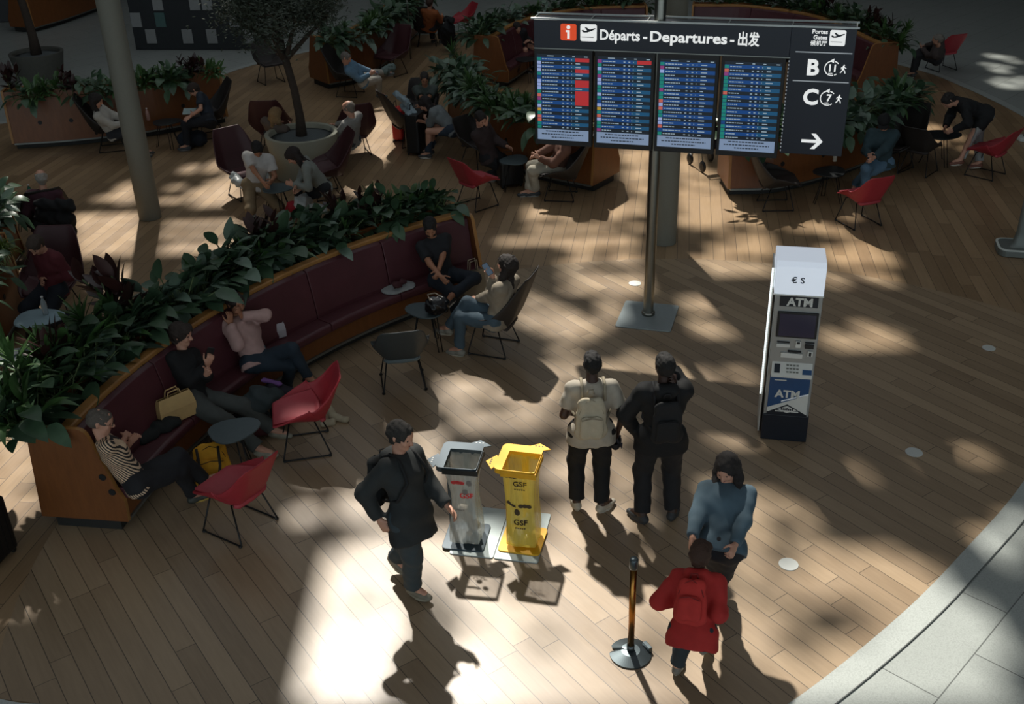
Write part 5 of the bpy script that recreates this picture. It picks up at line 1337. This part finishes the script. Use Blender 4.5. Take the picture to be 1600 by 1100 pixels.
PP['tee'] = person('person in black T-shirt with legs crossed at the far end of the curved bench', (692, 431, .54), -62, (676, 374, 1.0), D2(-85, -.55), [(706, 462, .50), (716, 500, .08)], [(683, 431, .70), (690, 434, .70)],
    hair=((22, 19, 18), 'short'), skin='tan', top=((26, 28, 32), 'short', .018), bottom=((26, 34, 44), .018), botkind='denim', shoe=((36, 38, 42), (190, 192, 190)), toes=((.8, .3, -.2), (0, 1, 0)), vox=.0105, knee=((-1, .6, .3), (.2, .6, 1)), curl=(.9, .9), beard=(30, 26, 24))
PP['woman'] = person('long-haired person in beige jacket and jeans on a dark chair holding up a phone', (777, 497, .53), 152, (792, 441, .99), D2(150, .12), [(718, 545, .09), (700, 512, .32)], [(744, 468, .66), (770, 432, 1.05)],
    hair=((34, 26, 22), 'long'), top=((138, 128, 112), 'long', .026), bottom=((66, 84, 96), .016), botkind='denim', shoe=((140, 138, 128), (168, 164, 150)), toes=((0, 1, -.1), (.1, 1, -.1)), vox=.0105, elbow=((-.4, -.3, -1), (.4, .2, -1)), knee=((0, .5, 1), (-.1, .6, 1)), curl=(.5, 1.0), palm=((0, 0, -1), (-.8, -.4, 0)), hdir=((.2, 1, -.1), (-.1, .6, .7)))
PP['F'] = person('person in pale T-shirt and black trousers with a cream backpack, seen from behind', Vector((.70, 8.16, .90)), 92, Vector((.70, 8.16, 1.42)), D2(95, .12), [Vector((.57, 8.17, .09)), Vector((.80, 8.12, .09))], [('b', -.19, .20, .06), ('b', .255, .02, -.04)],
    s=.97, hair=((14, 12, 12), 'crop'), skin='dark', top=((168, 160, 146), 'short', .016), bottom=((19, 20, 22), .026), shoe=((176, 170, 156), (186, 180, 166)), toes=((-.1, 1, 0), (.75, .7, 0)), sitting=False, vox=.0105, beard=(14, 12, 12), curl=(.9, .8), hem=.13)
PP['G'] = person('person in black jacket with one hand raised to the neck, standing beside the cream backpack', Vector((1.31, 7.98, .93)), 92, Vector((1.31, 7.98, 1.45)), D2(100, .10), [Vector((1.16, 7.94, .09)), Vector((1.44, 7.98, .09))], [('b', -.215, .10, -.02), ('b', .09, .05, .55)],
    s=1.01, hair=((20, 18, 17), 'crop'), skin='dark', top=((15, 16, 18), 'long', .028), bottom=((24, 26, 30), .028), shoe=((52, 54, 56), (70, 70, 70)), toes=((-.55, .8, 0), (.4, .8, 0)), sitting=False, vox=.0105, elbow=((-1, -.1, -.3), (.8, -.2, -1)), curl=(.9, .8), hood=True, hem=.14)
PP['H'] = person('person in long dark coat walking past the slate waste bin', (640, 800, .93), -32, (622, 706, 1.42), D2(-30, -.2), [(618, 872, .16), (645, 918, .09)], [('b', -.20, .24, .02), ('b', .22, -.14, .02)],
    s=.98, hair=((44, 40, 36), 'short'), top=((42, 45, 45), 'long', .026), bottom=((50, 62, 68), .030), shoe=((120, 116, 102), (140, 136, 120)), sitting=False, knee=((0, 1, .2), (0, 1, .1)), toes=((0, 1, -.5), (0, 1, 0)), hem=.22, hood=True)
PP['I'] = person('long-haired person in pale denim jacket and black trousers walking behind the red jacket', (1125, 850, .88), -115, Vector((1.72, 7.05, 1.40)), D2(-120, -.35), [(1118, 925, .09), (1140, 898, .09)], [('b', -.16, .30, .12), ('b', .18, .28, .14)],
    s=.93, hair=((32, 26, 24), 'long'), top=((72, 92, 104), 'long', .020), topkind='denim', bottom=((26, 28, 34), .020), shoe=((50, 50, 54), (120, 120, 120)), sitting=False, curl=(.9, .9))
PP['J'] = person('child in red hooded jacket seen from behind, walking beside the queue post', (1083, 985, .66), 65, Vector((1.33, 6.12, 1.10)), D2(65, -.1), [(1058, 1040, .08), (1100, 1010, .08)], [('b', -.19, .26, .06), ('b', .20, .28, .10)],
    s=.80, elbow=((-.35, -.5, -1), (.35, -.5, -1)), hair=((66, 44, 32), 'mop'), top=((178, 44, 40), 'long', .024), bottom=((40, 52, 58), .022), shoe=((120, 116, 106), (170, 166, 150)), sitting=False, hood=True, hem=.16, knee=((0, 1, .2), (0, 1, .1)))
PP['K'] = person('person in white T-shirt and khaki trousers bent over a small table', (399, 289, .52), -72, (403, 249, .92), D2(-70, -1.2), [(424, 322, .09), (394, 328, .09)], [(424, 283, .66), (412, 286, .66)],
    hair=((24, 20, 18), 'short'), skin='tan', top=((186, 182, 178), 'short', .022), bottom=((126, 108, 82), .026), shoe=((196, 194, 190), (200, 198, 192)), vox=.013, neckdir=(.05, -.5, .55))
PP['L'] = person('long-haired person in grey-green top leaning over a small table', (505, 291, .52), 190, (481, 261, .86), D2(200, -.9), [(466, 318, .09), (474, 330, .09)], [(458, 288, .66), (462, 292, .64)],
    hair=((36, 26, 24), 'long'), top=((128, 132, 126), 'long', .018), bottom=((22, 24, 28), .016), shoe=((60, 60, 60), (90, 90, 90)), vox=.013, neckdir=(-.7, -.1, .5))
PP['M'] = person('person in blue shirt and white trousers with one leg crossed by the oak planter', (566, 124, .52), -8, (536, 97, .95), D2(-10, -.5), [(618, 110, .42), (592, 146, .09)], [(582, 112, .68), (578, 116, .66)],
    hair=((110, 104, 98), 'crop'), top=((92, 124, 148), 'long', .022), bottom=((178, 174, 164), .022), shoe=((90, 94, 92), (120, 120, 116)), vox=.014, toes=((0, 1, .2), (.1, 1, 0)), knee=((.2, .5, 1), (0, .6, 1)))
PP['N'] = person('long-haired person in white blouse half hidden by the grey column', (176, 205, .52), 5, (152, 172, .96), D2(0, -.35), SL(), [('b', -.05, .30, .16), ('b', .1, .3, .16)],
    hair=((30, 24, 22), 'long'), top=((170, 166, 158), 'long', .022), bottom=((40, 42, 48), .018), vox=.015)
PP['O'] = person('person in navy T-shirt bent over pale papers on the knees', (327, 188, .52), 190, (315, 147, .95), D2(195, -1.0), SL(), [(297, 182, .68), (302, 178, .70)],
    hair=((50, 40, 34), 'short'), top=((34, 42, 54), 'short', .020), bottom=((24, 28, 36), .020), shoe=((60, 64, 70), (120, 120, 120)), vox=.015, neckdir=(-.5, -.1, .6))
PP['P'] = person('person in grey-green T-shirt facing the camera between the suitcases and the planter', (666, 172, .52), -86, (664, 137, .98), D2(-85, -.5), SL(), [(652, 172, .70), (678, 172, .70)],
    hair=((44, 38, 34), 'crop'), skin='tan', top=((70, 78, 74), 'short', .020), bottom=((36, 38, 44), .018), vox=.015)
PP['Q'] = person('dark-haired person in pale grey sweater slumped forward beside the suitcases', (708, 202, .52), 172, (686, 178, .78), D2(190, -.9), SL(), [(664, 184, .66), (660, 190, .64)],
    hair=((28, 20, 20), 'long'), top=((116, 122, 124), 'threeq', .024), bottom=((40, 52, 66), .018), botkind='denim', vox=.015, neckdir=(-.8, .1, .3))
PP['R'] = person('person in dark brown jacket resting the head on one hand', (764, 242, .52), -30, (752, 206, .93), D2(-50, -.5), [(772, 272, .09), (760, 274, .09)], [('b', -.1, .3, .16), ('h', -.05, .07, -.10)],
    hair=((30, 24, 22), 'short'), top=((50, 38, 38), 'long', .030), bottom=((24, 26, 30), .022), shoe=((130, 128, 122), (150, 148, 140)), vox=.015, hdir=(None, (0, .1, 1)))
PP['S'] = person('person in brown shirt and white trousers seated below the departures board', (872, 258, .52), 188, (884, 220, .98), D2(190, -.3), [(838, 298, .09), (826, 298, .09)], [(842, 246, .74), (838, 242, .76)],
    hair=((60, 50, 40), 'short'), top=((108, 74, 60), 'long', .026), bottom=((170, 164, 148), .022), shoe=((58, 62, 66), (150, 150, 146)), vox=.014)
PP['T'] = person('bald person seen from behind, sitting on a chair hung with a black coat', (74, 352, .54), 112, (68, 298, 1.02), D2(118, .0), SL(), [('b', -.16, .30, .2), ('b', .1, .3, .2)],
    hair=((150, 144, 136), 'ring'), top=((66, 34, 46), 'long', .022), bottom=((36, 36, 40), .02), vox=.013)
PP['U'] = person('person in dark red shirt and dark jeans bent over in a maroon chair', (84, 448, .52), -122, (74, 402, .93), D2(-110, -.9), [(112, 496, .09), (84, 500, .09)], [(76, 432, .70), (66, 436, .68)],
    hair=((62, 50, 42), 'short'), top=((90, 32, 40), 'long', .024), bottom=((26, 32, 42), .022), botkind='denim', shoe=((70, 66, 54), (110, 100, 80)), vox=.013, neckdir=(-.2, -.5, .6))
PP['V'] = person('person in denim jacket, black cap and light jeans looking down at the hands', (1376, 252, .52), -118, (1380, 208, .98), D2(-115, -.7), [(1336, 288, .09), (1350, 300, .09)], [(1366, 246, .70), (1358, 242, .72)],
    hair=((16, 16, 16), 'short'), top=((42, 62, 68), 'long', .030), topkind='denim', bottom=((84, 112, 134), .020), botkind='denim', shoe=((40, 40, 40), (90, 90, 90)), vox=.014, beard=(30, 26, 24))
PP['W'] = person('person in dark top and white trousers bending forward over a dark table', Vector((8.05, 17.65, .93)), 188, Vector((7.62, 17.62, 1.10)), D2(190, -1.3), [(1492, 264, .09), (1530, 256, .09)], [('b', -.14, .58, -.22), ('b', .14, .56, -.24)],
    hair=((34, 30, 28), 'short'), top=((22, 23, 25), 'long', .034), bottom=((150, 152, 150), .022), shoe=((120, 76, 62), (196, 190, 180)), sitting=False, vox=.014, neckdir=(-1, 0, .1))
PP['X'] = person('grey-haired person in the red chair at the far edge of the boards', (1466, 86, .52), 150, (1466, 62, 1.0), D2(150, .0), SL(), LAP, hair=((120, 114, 106), 'crop'), top=((70, 60, 58), 'long', .022), bottom=((40, 40, 44), .02), vox=.018)
PP['Y'] = person('person in rust-coloured top seated on a dark chair at the top of the scene', (670, 42, .52), 70, (671, 14, 1.0), D2(70, .0), SL(), [('b', -.2, .3, .2), ('b', .26, .3, .22)], hair=((60, 40, 32), 'short'), top=((150, 84, 44), 'long', .024), bottom=((40, 40, 44), .02), vox=.018)
PP['Z'] = person('person in dark clothes on the far curved bench beside the departures board', (812, 72, .52), -55, (806, 46, 1.0), D2(-60, -.4), SL(), LAP, hair=((34, 28, 26), 'short'), top=((28, 28, 32), 'long', .026), bottom=((26, 26, 30), .02), vox=.018)
PP['A2'] = person('person in dark green jacket on the far bench beside the orange end panel', (1352, 88, .52), -120, (1352, 62, 1.0), D2(-120, -.3), SL(), LAP, hair=((50, 36, 30), 'short'), top=((30, 44, 44), 'long', .028), bottom=((26, 28, 34), .02), vox=.018)
PP['B2'] = person('blond long-haired person sitting behind the round olive pot', (430, 214, .52), 62, (428, 186, .98), D2(60, -.2), SL(), LAP, hair=((140, 112, 76), 'long'), top=((96, 84, 76), 'long', .022), bottom=((40, 40, 46), .02), vox=.016)
PP['C2'] = person('balding person in pale shirt on the turned-away chair beside the olive pot', (549, 220, .52), 150, (550, 184, .98), D2(160, -.4), SL(), [('b', -.12, .32, .2), ('b', .02, .34, .24)], hair=((120, 110, 100), 'ring'), top=((140, 138, 134), 'long', .022), bottom=((60, 62, 66), .02), vox=.016)

# ------------------------------------------------------------------ bags, clothes and other belongings
def soft(name, label, cat, prims, mat, amp=.004, fr=1.0, loc=None, vox=.011, cut=None, parent=None):
    """soft crumpled shape: prims are (a, b, ra, rb[, flat]) in world space"""
    pts = np.array([p[0] for p in prims] + [p[1] for p in prims], float); mr = max(max(p[2], p[3]) for p in prims) + .08
    base = np.array(loc if loc is not None else [pts[:, 0].mean(), pts[:, 1].mean(), pts[:, 2].min()])
    g = Field(pts.min(0) - mr - base, pts.max(0) + mr - base, vox)
    for p in prims: g.cone(np.array(p[0]) - base, np.array(p[1]) - base, p[2], p[3], .03, p[4] if len(p) > 4 else None)
    g.folds(amp, base[0] * 9, fr)
    if cut is not None: g.plane((0, 0, cut - base[2]), (0, 0, -1))
    o = g.mesh(name, mat); 
    if parent is None: o.location = tuple(base); tag(o, label, cat)
    else: o.parent = parent; o.location = tuple(base - np.array(parent.location))
    return o
def backpack(label, C0, out, up, side, w, h, d, col, strapcol, S=None, name='backpack', pocket=True):
    """out: away from the wearer, C0: centre of the back face"""
    C0, out, up, side = V(*C0), nrm(out), nrm(up), nrm(side)
    t = thing(name, label, 'backpack', tuple(C0)); m = cloth(col)
    def A_(x, o, z): return tuple(side * x + out * o + up * z)
    lo = np.full(3, -max(w, h) / 2 - .12); g = Field(lo, -lo, .0105)
    for z0, z1 in ((-h * .32, h * .30),):
        for x in (-1, 1): g.cone(A_(x * w * .22, d * .45, z0), A_(x * w * .17, d * .40, z1), w * .27, w * .24, .04, (out, d / w * 1.15))
    g.folds(.003, 2); o = g.mesh('main_bag', m, t)
    if pocket:
        g = Field(lo, -lo, .0105)
        for x in (-1, 1): g.cone(A_(x * w * .16, d * .85, -h * .30), A_(x * w * .15, d * .80, -h * .04), w * .20, w * .19, .03, (out, .42))
        g.folds(.002, 5); g.mesh('front_pocket', m, t)
        MB().tube([A_(x * w * .30, d * 1.06, h * .06 + .01 * math.cos(x * 3)) for x in (-1, -.5, 0, .5, 1)], .004, 5).tube([A_(x * w * .36, d * .62, h * (.12 + .33 * math.cos(x * PI / 2) ** .7)) for x in (-1, -.8, -.5, 0, .5, .8, 1)], .004, 5).build('zip', cloth(strapcol), t)
    MB().tube([A_(-.03, .0, h * .48), A_(-.02, .01, h * .58), A_(.02, .01, h * .58), A_(.03, 0, h * .48)], .008, 6).build('handle', cloth(strapcol), t, smooth=True)
    if S is not None:
        for pts in S: MB().tube([tuple(np.array(p) - C0) for p in pts], .014, 7).build('shoulder_strap', cloth(strapcol), t, smooth=True)
    return t
def straps(I, off=.075):
    out = []
    for i, x in ((0, -1), (1, 1)):
        s0 = I['N'] + I['sr'] * x * .10 - I['tdir'] * .02
        out.append([s0 - I['sf'] * .13 - I['tdir'] * .10, s0 - I['sf'] * .085 + I['tdir'] * .035, s0 + I['tdir'] * .058, s0 + I['sf'] * .09 - I['tdir'] * .0, s0 + I['sf'] * .16 - I['tdir'] * .16 + I['sr'] * x * .03, I['P'] + I['sr'] * x * .17 + I['tdir'] * .16 + I['sf'] * .05, I['P'] + I['sr'] * x * .10 + I['tdir'] * .13 - I['sf'] * .16])
    return out
I = PP['F']; backpack('cream backpack on the back of the standing person in the pale T-shirt', I['P'] + I['tdir'] * .24 - I['sf'] * .150 - I['sr'] * .03, -I['sf'], I['tdir'], I['sr'], .30, .44, .13, (176, 166, 144), (150, 140, 120), straps(I))
I = PP['G']; backpack('black backpack on the back of the person in the black jacket', I['P'] + I['tdir'] * .26 - I['sf'] * .165, -I['sf'], I['tdir'], I['sr'], .29, .44, .10, (20, 21, 23), (26, 27, 30), straps(I))
I = PP['H']; backpack('dark rounded backpack of the walking person in the dark coat', I['P'] + I['tdir'] * .28 - I['sf'] * .165, -I['sf'], I['tdir'], I['sr'], .32, .42, .16, (30, 32, 33), (24, 25, 26), straps(I))
I = PP['J']; backpack('bright red backpack on the child in the red jacket', I['P'] + I['tdir'] * .22 - I['sf'] * .15, -I['sf'], I['tdir'], I['sr'], .25, .32, .11, (190, 50, 44), (130, 34, 32), None)
q = G(331, 728, .18); backpack('yellow backpack standing on the floor under the slate side table', (q.x, q.y, .20), (.25, -.8, .5), (-.1, .45, .9), (.95, .3, 0), .40, .40, .15, (214, 156, 40), (40, 36, 30), [[(q.x - .1, q.y - .06, .42), (q.x - .05, q.y - .2, .34), (q.x - .07, q.y - .22, .12)], [(q.x + .1, q.y - .02, .42), (q.x + .14, q.y - .17, .3), (q.x + .1, q.y - .19, .1)]])
def hand_pt(I, i, o=.07): return I['Wr'][i] + I['HD'][i] * o + I['PN'][i] * .03
def phone(label, I, i, out=None):
    c = hand_pt(I, i, .085); o = MB().prism(rrect(.074, .152, .01), -.004, .004).build('phone', BLACKP, None, bevel=.001)
    z = nrm(I['PN'][i] * 1.0); y = nrm(I['HD'][i] + V(0, 0, .25)); x = nrm(np.cross(y, z)); z = np.cross(x, y)
    o.matrix_world = Matrix(((x[0], y[0], z[0], c[0]), (x[1], y[1], z[1], c[1]), (x[2], y[2], z[2], c[2] + .03), (0, 0, 0, 1)))
    MB().prism(rrect(.066, .142, .008), .0041, .0046).build('glass', M('phone_glass', rgb(70, 84, 100), .15, 0, .05, emit=rgb(90, 110, 130), estr=.25), o)
    return tag(o, label, 'phone')
phone('phone held up by the long-haired person in the beige jacket', PP['woman'], 1); phone('phone held by the young person in the black sweater', PP['boy'], 1)
phone('phone in the hands of the person in the blue shirt', PP['M'], 0)
# cap in the hand of F
I = PP['F']; c = hand_pt(I, 1, .12); t = thing('cap', 'black cap with clear visor hanging from the hand of the person with the cream backpack', 'cap', tuple(c))
MB().grid(lambda u, v: Vector((.055 * math.cos(2 * PI * u) * math.sin(v * 1.6) + .02, .10 * math.sin(2 * PI * u) * math.sin(v * 1.6), -.02 - .10 * math.cos(v * 1.6) * 1.0)), 24, 10, 0, True).build('crown', cloth((24, 25, 30)), t, smooth=True, solid=.005)
MB().grid(lambda u, v: Vector((.03 + .05 * v, .085 * math.cos(PI * u) * (1 - .25 * v), -.02 - .09 * math.sin(PI * u) * (v + .1))), 14, 6).build('visor', cloth((44, 46, 58)), t, smooth=True, solid=.004)
# things on and by the curved bench
def shopbag(label, q, w, h, d, rz, mat, handles=True, name='paper_bag', cat='bag', tilt=0.0):
    t = thing(name, label, cat, tuple(q), rz); t.rotation_euler = (tilt, 0, rz)
    m = MB(); vs = []
    for z, a, b_ in ((0, w, d), (h * .5, w * 1.02, d * .95), (h * .85, w * .94, d * .6), (h, w * .86, d * .42)):
        vs += [(x * a / 2, y * b_ / 2, z + .012 * math.sin(7 * x + 5 * y)) for x, y in ((-1, -1), (0, -1.08), (1, -1), (1.03, 0), (1, 1), (0, 1.08), (-1, 1), (-1.03, 0))]
    fs = [tuple(reversed(range(8)))] + [(k * 8 + i, k * 8 + (i + 1) % 8, (k + 1) * 8 + (i + 1) % 8, (k + 1) * 8 + i) for k in range(3) for i in range(8)]
    m.add(vs, fs); m.build('body', mat, t, solid=.004, smooth=False)
    if handles:
        for y in (-1, 1): MB().tube([(-w * .2, y * d * .2, h * .96), (-w * .15, y * d * .2, h * 1.22), (w * .15, y * d * .2, h * 1.24), (w * .2, y * d * .2, h * .96)], .008, 6).build('handle', mat, t, smooth=True)
    return t
PAPER = M('kraft', rgb(196, 164, 110), .8, 0, .12, 9)
q = CB + (Vector(G2(252, 648, .49)) - CB).normalized() * 6.74; shopbag('tan tote bag with handles on the curved bench beside the black coat', (q.x, q.y, .482), .38, .27, .15, .75, PAPER)
def P3(px, py, h): return tuple(G(px, py, h))
soft('coat', 'crumpled black coat lying on the curved bench in front of the tan bag', 'coat', [(P3(226, 676, .50), P3(262, 656, .52), .065, .07), (P3(246, 668, .52), P3(286, 640, .52), .06, .05), (P3(222, 688, .50), P3(240, 678, .50), .05, .05), (P3(262, 668, .50), P3(274, 660, .50), .07, .05)], cloth((30, 34, 34)), .011, .8, cut=.478)
soft('backpack', 'dark green-grey backpack slumped against the knees of the young person in black', 'backpack', [(P3(392, 640, .30), P3(405, 620, .42), .14, .13), (P3(400, 655, .14), P3(385, 650, .2), .14, .12), (P3(415, 625, .40), P3(430, 618, .38), .10, .09)], cloth((46, 56, 58)), .009, .8)
soft('rucksack', 'purple and black rucksack on the floor between the bench and the red armchair', 'rucksack', [(P3(428, 612, .30), P3(450, 622, .22), .12, .12), (P3(440, 640, .13), P3(450, 640, .12), .13, .12)], cloth((44, 42, 54)), .006, .8)
soft('purple_pouch', 'purple pouch on top of the black rucksack by the bench', 'pouch', [(P3(412, 594, .44), P3(435, 600, .40), .035, .04, ((0, 0, 1), .6))], cloth((122, 84, 148)), .003)
soft('scarf', 'beige scarf trailing on the floor behind the red armchair', 'scarf', [(P3(512, 625, .20), P3(520, 652, .03), .035, .04), (P3(520, 652, .03), P3(541, 655, .03), .04, .035), (P3(505, 662, .03), P3(520, 658, .03), .04, .04)], cloth((168, 156, 132)), .006)
soft('bag', 'red and black bag lying under the knees of the young person in black', 'bag', [(P3(398, 668, .12), P3(420, 664, .1), .11, .09)], cloth((70, 28, 32)), .005)
t = soft('handbag', 'teal notebook case held against the pink sweater', 'case', [(P3(404, 536, .60), P3(412, 545, .60), .05, .05, ((.9, -.4, 0), .35))], cloth((34, 110, 122)), .001)
q = G(436, 524, .5); t = shopbag('small white paper bag with red print on the bench beside the pink sweater', (q.x, q.y, .48), .15, .17, .09, .5, M('paper_white', rgb(176, 170, 176), .7, 0, .05), False)
soft('hat', 'round grey sun hat lying on the bench beside the person in the black T-shirt', 'hat', [(P3(614, 452, .49), P3(634, 446, .49), .15, .13, ((0, 0, 1), .22)), (P3(622, 449, .50), P3(626, 447, .50), .09, .09, ((0, 0, 1), .5))], cloth((150, 154, 154)), .002, cut=.478)
soft('cloth_bundle', 'dark red and black bundle lying on the grey sun hat', 'bundle', [(P3(618, 446, .57), P3(630, 441, .57), .045, .04)], cloth((70, 34, 38)), .010, 1.4)
soft('bag', 'glossy black quilted bag standing on the slate side table', 'bag', [(P3(678, 478, .60), P3(688, 476, .60), .11, .11)], M('glossy_black', rgb(20, 21, 24), .25, 0, .1, 20), .008, 1.3, cut=.503)
q = G(676, 466, .66); _h = MB().tube([P3(672, 470, .72), P3(668, 460, .76), P3(680, 458, .78), P3(690, 464, .74)], .008, 6).build('strap', cloth((130, 120, 104)))
tag(_h, 'beige strap rising from the glossy black bag on the slate table', 'strap')
q = G(744, 500, .0); shopbag('tall beige tote bag standing between the crossed legs and the person in the beige jacket', (G(742, 492).x, G(742, 492).y, .005), .30, .62, .16, .4, M('tote', rgb(150, 138, 116), .85, 0, .1, 9), True, 'tote_bag')
q = G(382, 285, .5); soft('plastic_bag', 'crumpled white plastic bag on the maroon chair beside the white T-shirt', 'bag', [(P3(368, 278, .50), P3(374, 286, .46), .09, .08)], M('white_plastic', rgb(178, 184, 184), .35, 0, .1), .012, .9)
q = G(458, 335); soft('bag', 'small red bag on the floor under the table of the leaning person', 'bag', [(P3(455, 330, .12), P3(457, 322, .26), .11, .09)], cloth((158, 34, 46)), .004)
soft('plastic_bag', 'white plastic bag in front of the leaning long-haired person', 'bag', [(P3(470, 318, .30), P3(478, 312, .28), .12, .11), (P3(492, 325, .2), P3(505, 325, .18), .08, .08)], M('white_plastic', rgb(178, 184, 184), .35), .012, .9)
soft('coat', 'black coat hung over the back of the chair of the bald person', 'coat', [(P3(62, 318, .98), P3(108, 322, .96), .07, .09), (P3(66, 335, .80), P3(106, 345, .75), .11, .12), (P3(66, 370, .48), P3(102, 378, .46), .12, .12), (P3(112, 350, .6), P3(114, 378, .36), .07, .05)], cloth((15, 15, 17)), .010, .8)
soft('jacket', 'pale denim jacket thrown over the back of the black chair beside the red suitcase', 'jacket', [(P3(618, 146, 1.05), P3(634, 158, .98), .05, .07), (P3(634, 160, .9), P3(648, 180, .72), .07, .06), (P3(628, 165, .85), P3(640, 180, .75), .05, .05)], cloth((132, 148, 156), 'denim'), .010)
soft('sweater', 'pale green-grey bundle on the empty maroon chair', 'sweater', [(P3(600, 112, .50), P3(612, 106, .48), .09, .10)], cloth((104, 120, 116)), .008)
def bottle(label, px, py, h0, col, H_=.24, r=.034, cap=(200, 200, 200), tr=.6, name='bottle'):
    q = G(px, py, h0); t = thing(name, label, 'bottle', tuple(q))
    MB().lathe([(r * .9, 0), (r, .01), (r, H_ * .62), (r * .8, H_ * .74), (r * .38, H_ * .88), (r * .38, H_ * .95), (.001, H_ * .95)], 20).build('body', M('bottle_' + str(col), rgb(*col), .15, 0, .03, trans=tr), t, smooth=True)
    MB().lathe([(r * .46, H_ * .92), (r * .46, H_), (.001, H_)], 14).build('cap', M('cap_' + str(cap), rgb(*cap), .5), t, smooth=True)
bottle('clear water bottle standing on the pale blue side table', 72, 491, .5, (196, 206, 210), .24); bottle('clear water bottle on the slate table between the white T-shirt and the leaning person', 421, 290, .5, (190, 200, 206), .25)
bottle('pink bottle on the dark table beside the grey column', 232, 188, .5, (168, 130, 120), .24, .036, tr=0); bottle('green bottle on the small dark table beside the bald person', 50, 313, .5, (40, 120, 96), .26, tr=.3); bottle('small pale bottle on the dark table under the gates sign', 1304, 252, .5, (170, 164, 150), .15, tr=0)
# papers
q = G(296, 174, .72); tag(MB().box((0, 0, 0), (.24, .17, .012), rx=.4).build('book', M('paper_pale', rgb(150, 168, 166), .7), None, loc=tuple(q)), 'open pale booklet in the hands of the person in the navy T-shirt', 'book')
I = PP['V']; q = I['head'] + I['hup'] * .045 + I['lk'] * 0
t = thing('cap', 'black cap worn by the person in the denim jacket', 'cap', tuple(q)); Z = I['hup']; Y = I['lk']; X = I['hr']
t.matrix_world = Matrix(((X[0], Y[0], Z[0], q[0]), (X[1], Y[1], Z[1], q[1]), (X[2], Y[2], Z[2], q[2]), (0, 0, 0, 1)))
MB().grid(lambda u, v: Vector((.098 * math.cos(2 * PI * u) * math.cos(v * 1.57), -.005 + .115 * math.sin(2 * PI * u) * math.cos(v * 1.57), .09 * math.sin(v * 1.57))), 24, 8, 0, True).build('crown', cloth((17, 17, 18)), t, smooth=True, solid=.006)
MB().grid(lambda u, v: Vector((.08 * math.cos(PI * u), .09 + .08 * math.sin(PI * u) * v, -.005 - .02 * v)), 12, 5).build('visor', cloth((17, 17, 18)), t, smooth=True, solid=.005)
# luggage
def suitcase(label, px, py, rz, col, w=.42, h=.62, d=.26, tall=.0):
    q = G(px, py); t = thing('suitcase', label, 'suitcase', (q.x, q.y, 0), rz); m = M('case_' + str(col), rgb(*col), .4, 0, .06)
    b_ = MB().prism(rrect(w, d, .05), .05, .05 + h).build('shell', m, t, bevel=.02, seg=3)
    rb = MB()
    for k in range(5): rb.box((-w / 2 + .07 + k * (w - .14) / 4, 0, .05 + h / 2), (.012, d + .008, h - .1))
    rb.build('ribs', m, t)
    MB().tube([(-.08, .06, .05 + h), (-.08, .06, .18 + h + tall), (.08, .06, .18 + h + tall), (.08, .06, .05 + h)], .008, 6).build('pull_handle', BLACK, t, smooth=True)
    for x in (-1, 1):
        for y in (-1, 1): MB().lathe([(.001, -.012), (.026, -.012), (.028, 0), (.026, .012), (.001, .012)], 12).build('wheel', BLACKP, t, smooth=True, loc=(x * (w / 2 - .05), y * (d / 2 - .04), .028)).rotation_euler = (PI / 2, 0, 0)
suitcase('slim red suitcase beside the black chair with the denim jacket', 626, 218, 1.4, (188, 36, 36), .38, .56, .22); suitcase('large black suitcase beside the red suitcase', 652, 238, 1.3, (22, 23, 25), .46, .72, .28)
suitcase('black suitcase cut by the edge of the photo near the kerb', -8, 876, 1.3, (18, 18, 20), .40, .55, .26)
suitcase('black suitcase standing under the slate table beside the white trousers', 797, 290, .3, (20, 20, 22), .42, .40, .28)
soft('rucksack', 'large black rucksack standing on the floor between the rust top and the distant red chair', 'rucksack', [(P3(702, 64, .25), P3(700, 45, .62), .19, .17), (P3(697, 30, .8), P3(706, 32, .84), .08, .07)], cloth((20, 23, 26)), .010, .8)
soft('bag', 'dark blue bag on the floor under the knees of the person in the navy T-shirt', 'bag', [(P3(290, 218, .16), P3(312, 216, .16), .16, .15)], cloth((24, 32, 44)), .007, .8)
q = G(1106, 262); st = thing('pushchair', 'folded dark pushchair at the corner of the oak planter below the departures board', 'pushchair', (q.x, q.y, 0), .3)
for x, y in ((-.2, -.18), (.2, -.18), (-.2, .3), (.2, .3)): MB().lathe([(.04, -.02), (.09, -.02), (.1, 0), (.09, .02), (.04, .02)], 18).build('wheel', BLACKP, st, smooth=True, loc=(x, y, .1)).rotation_euler = (0, PI / 2, 0)
for x in (-1, 1): MB().tube([(x * .19, -.18, .12), (x * .19, .0, .5), (x * .19, .2, 1.0)], .012, 8).tube([(x * .19, .3, .12), (x * .19, .0, .5)], .012, 8).build('frame', TRIMM, st, smooth=True)
MB().grid(lambda u, v: Vector(((u - .5) * .36, -.15 + .35 * v ** 1.5, .42 + .45 * v ** 2 - .1 * math.sin(PI * v))), 8, 10).build('seat', cloth((30, 26, 34)), st, smooth=True, solid=.03); MB().tube([(-.19, .2, 1.0), (.19, .2, 1.0)], .014, 8).build('handle', BLACKP, st, smooth=True)
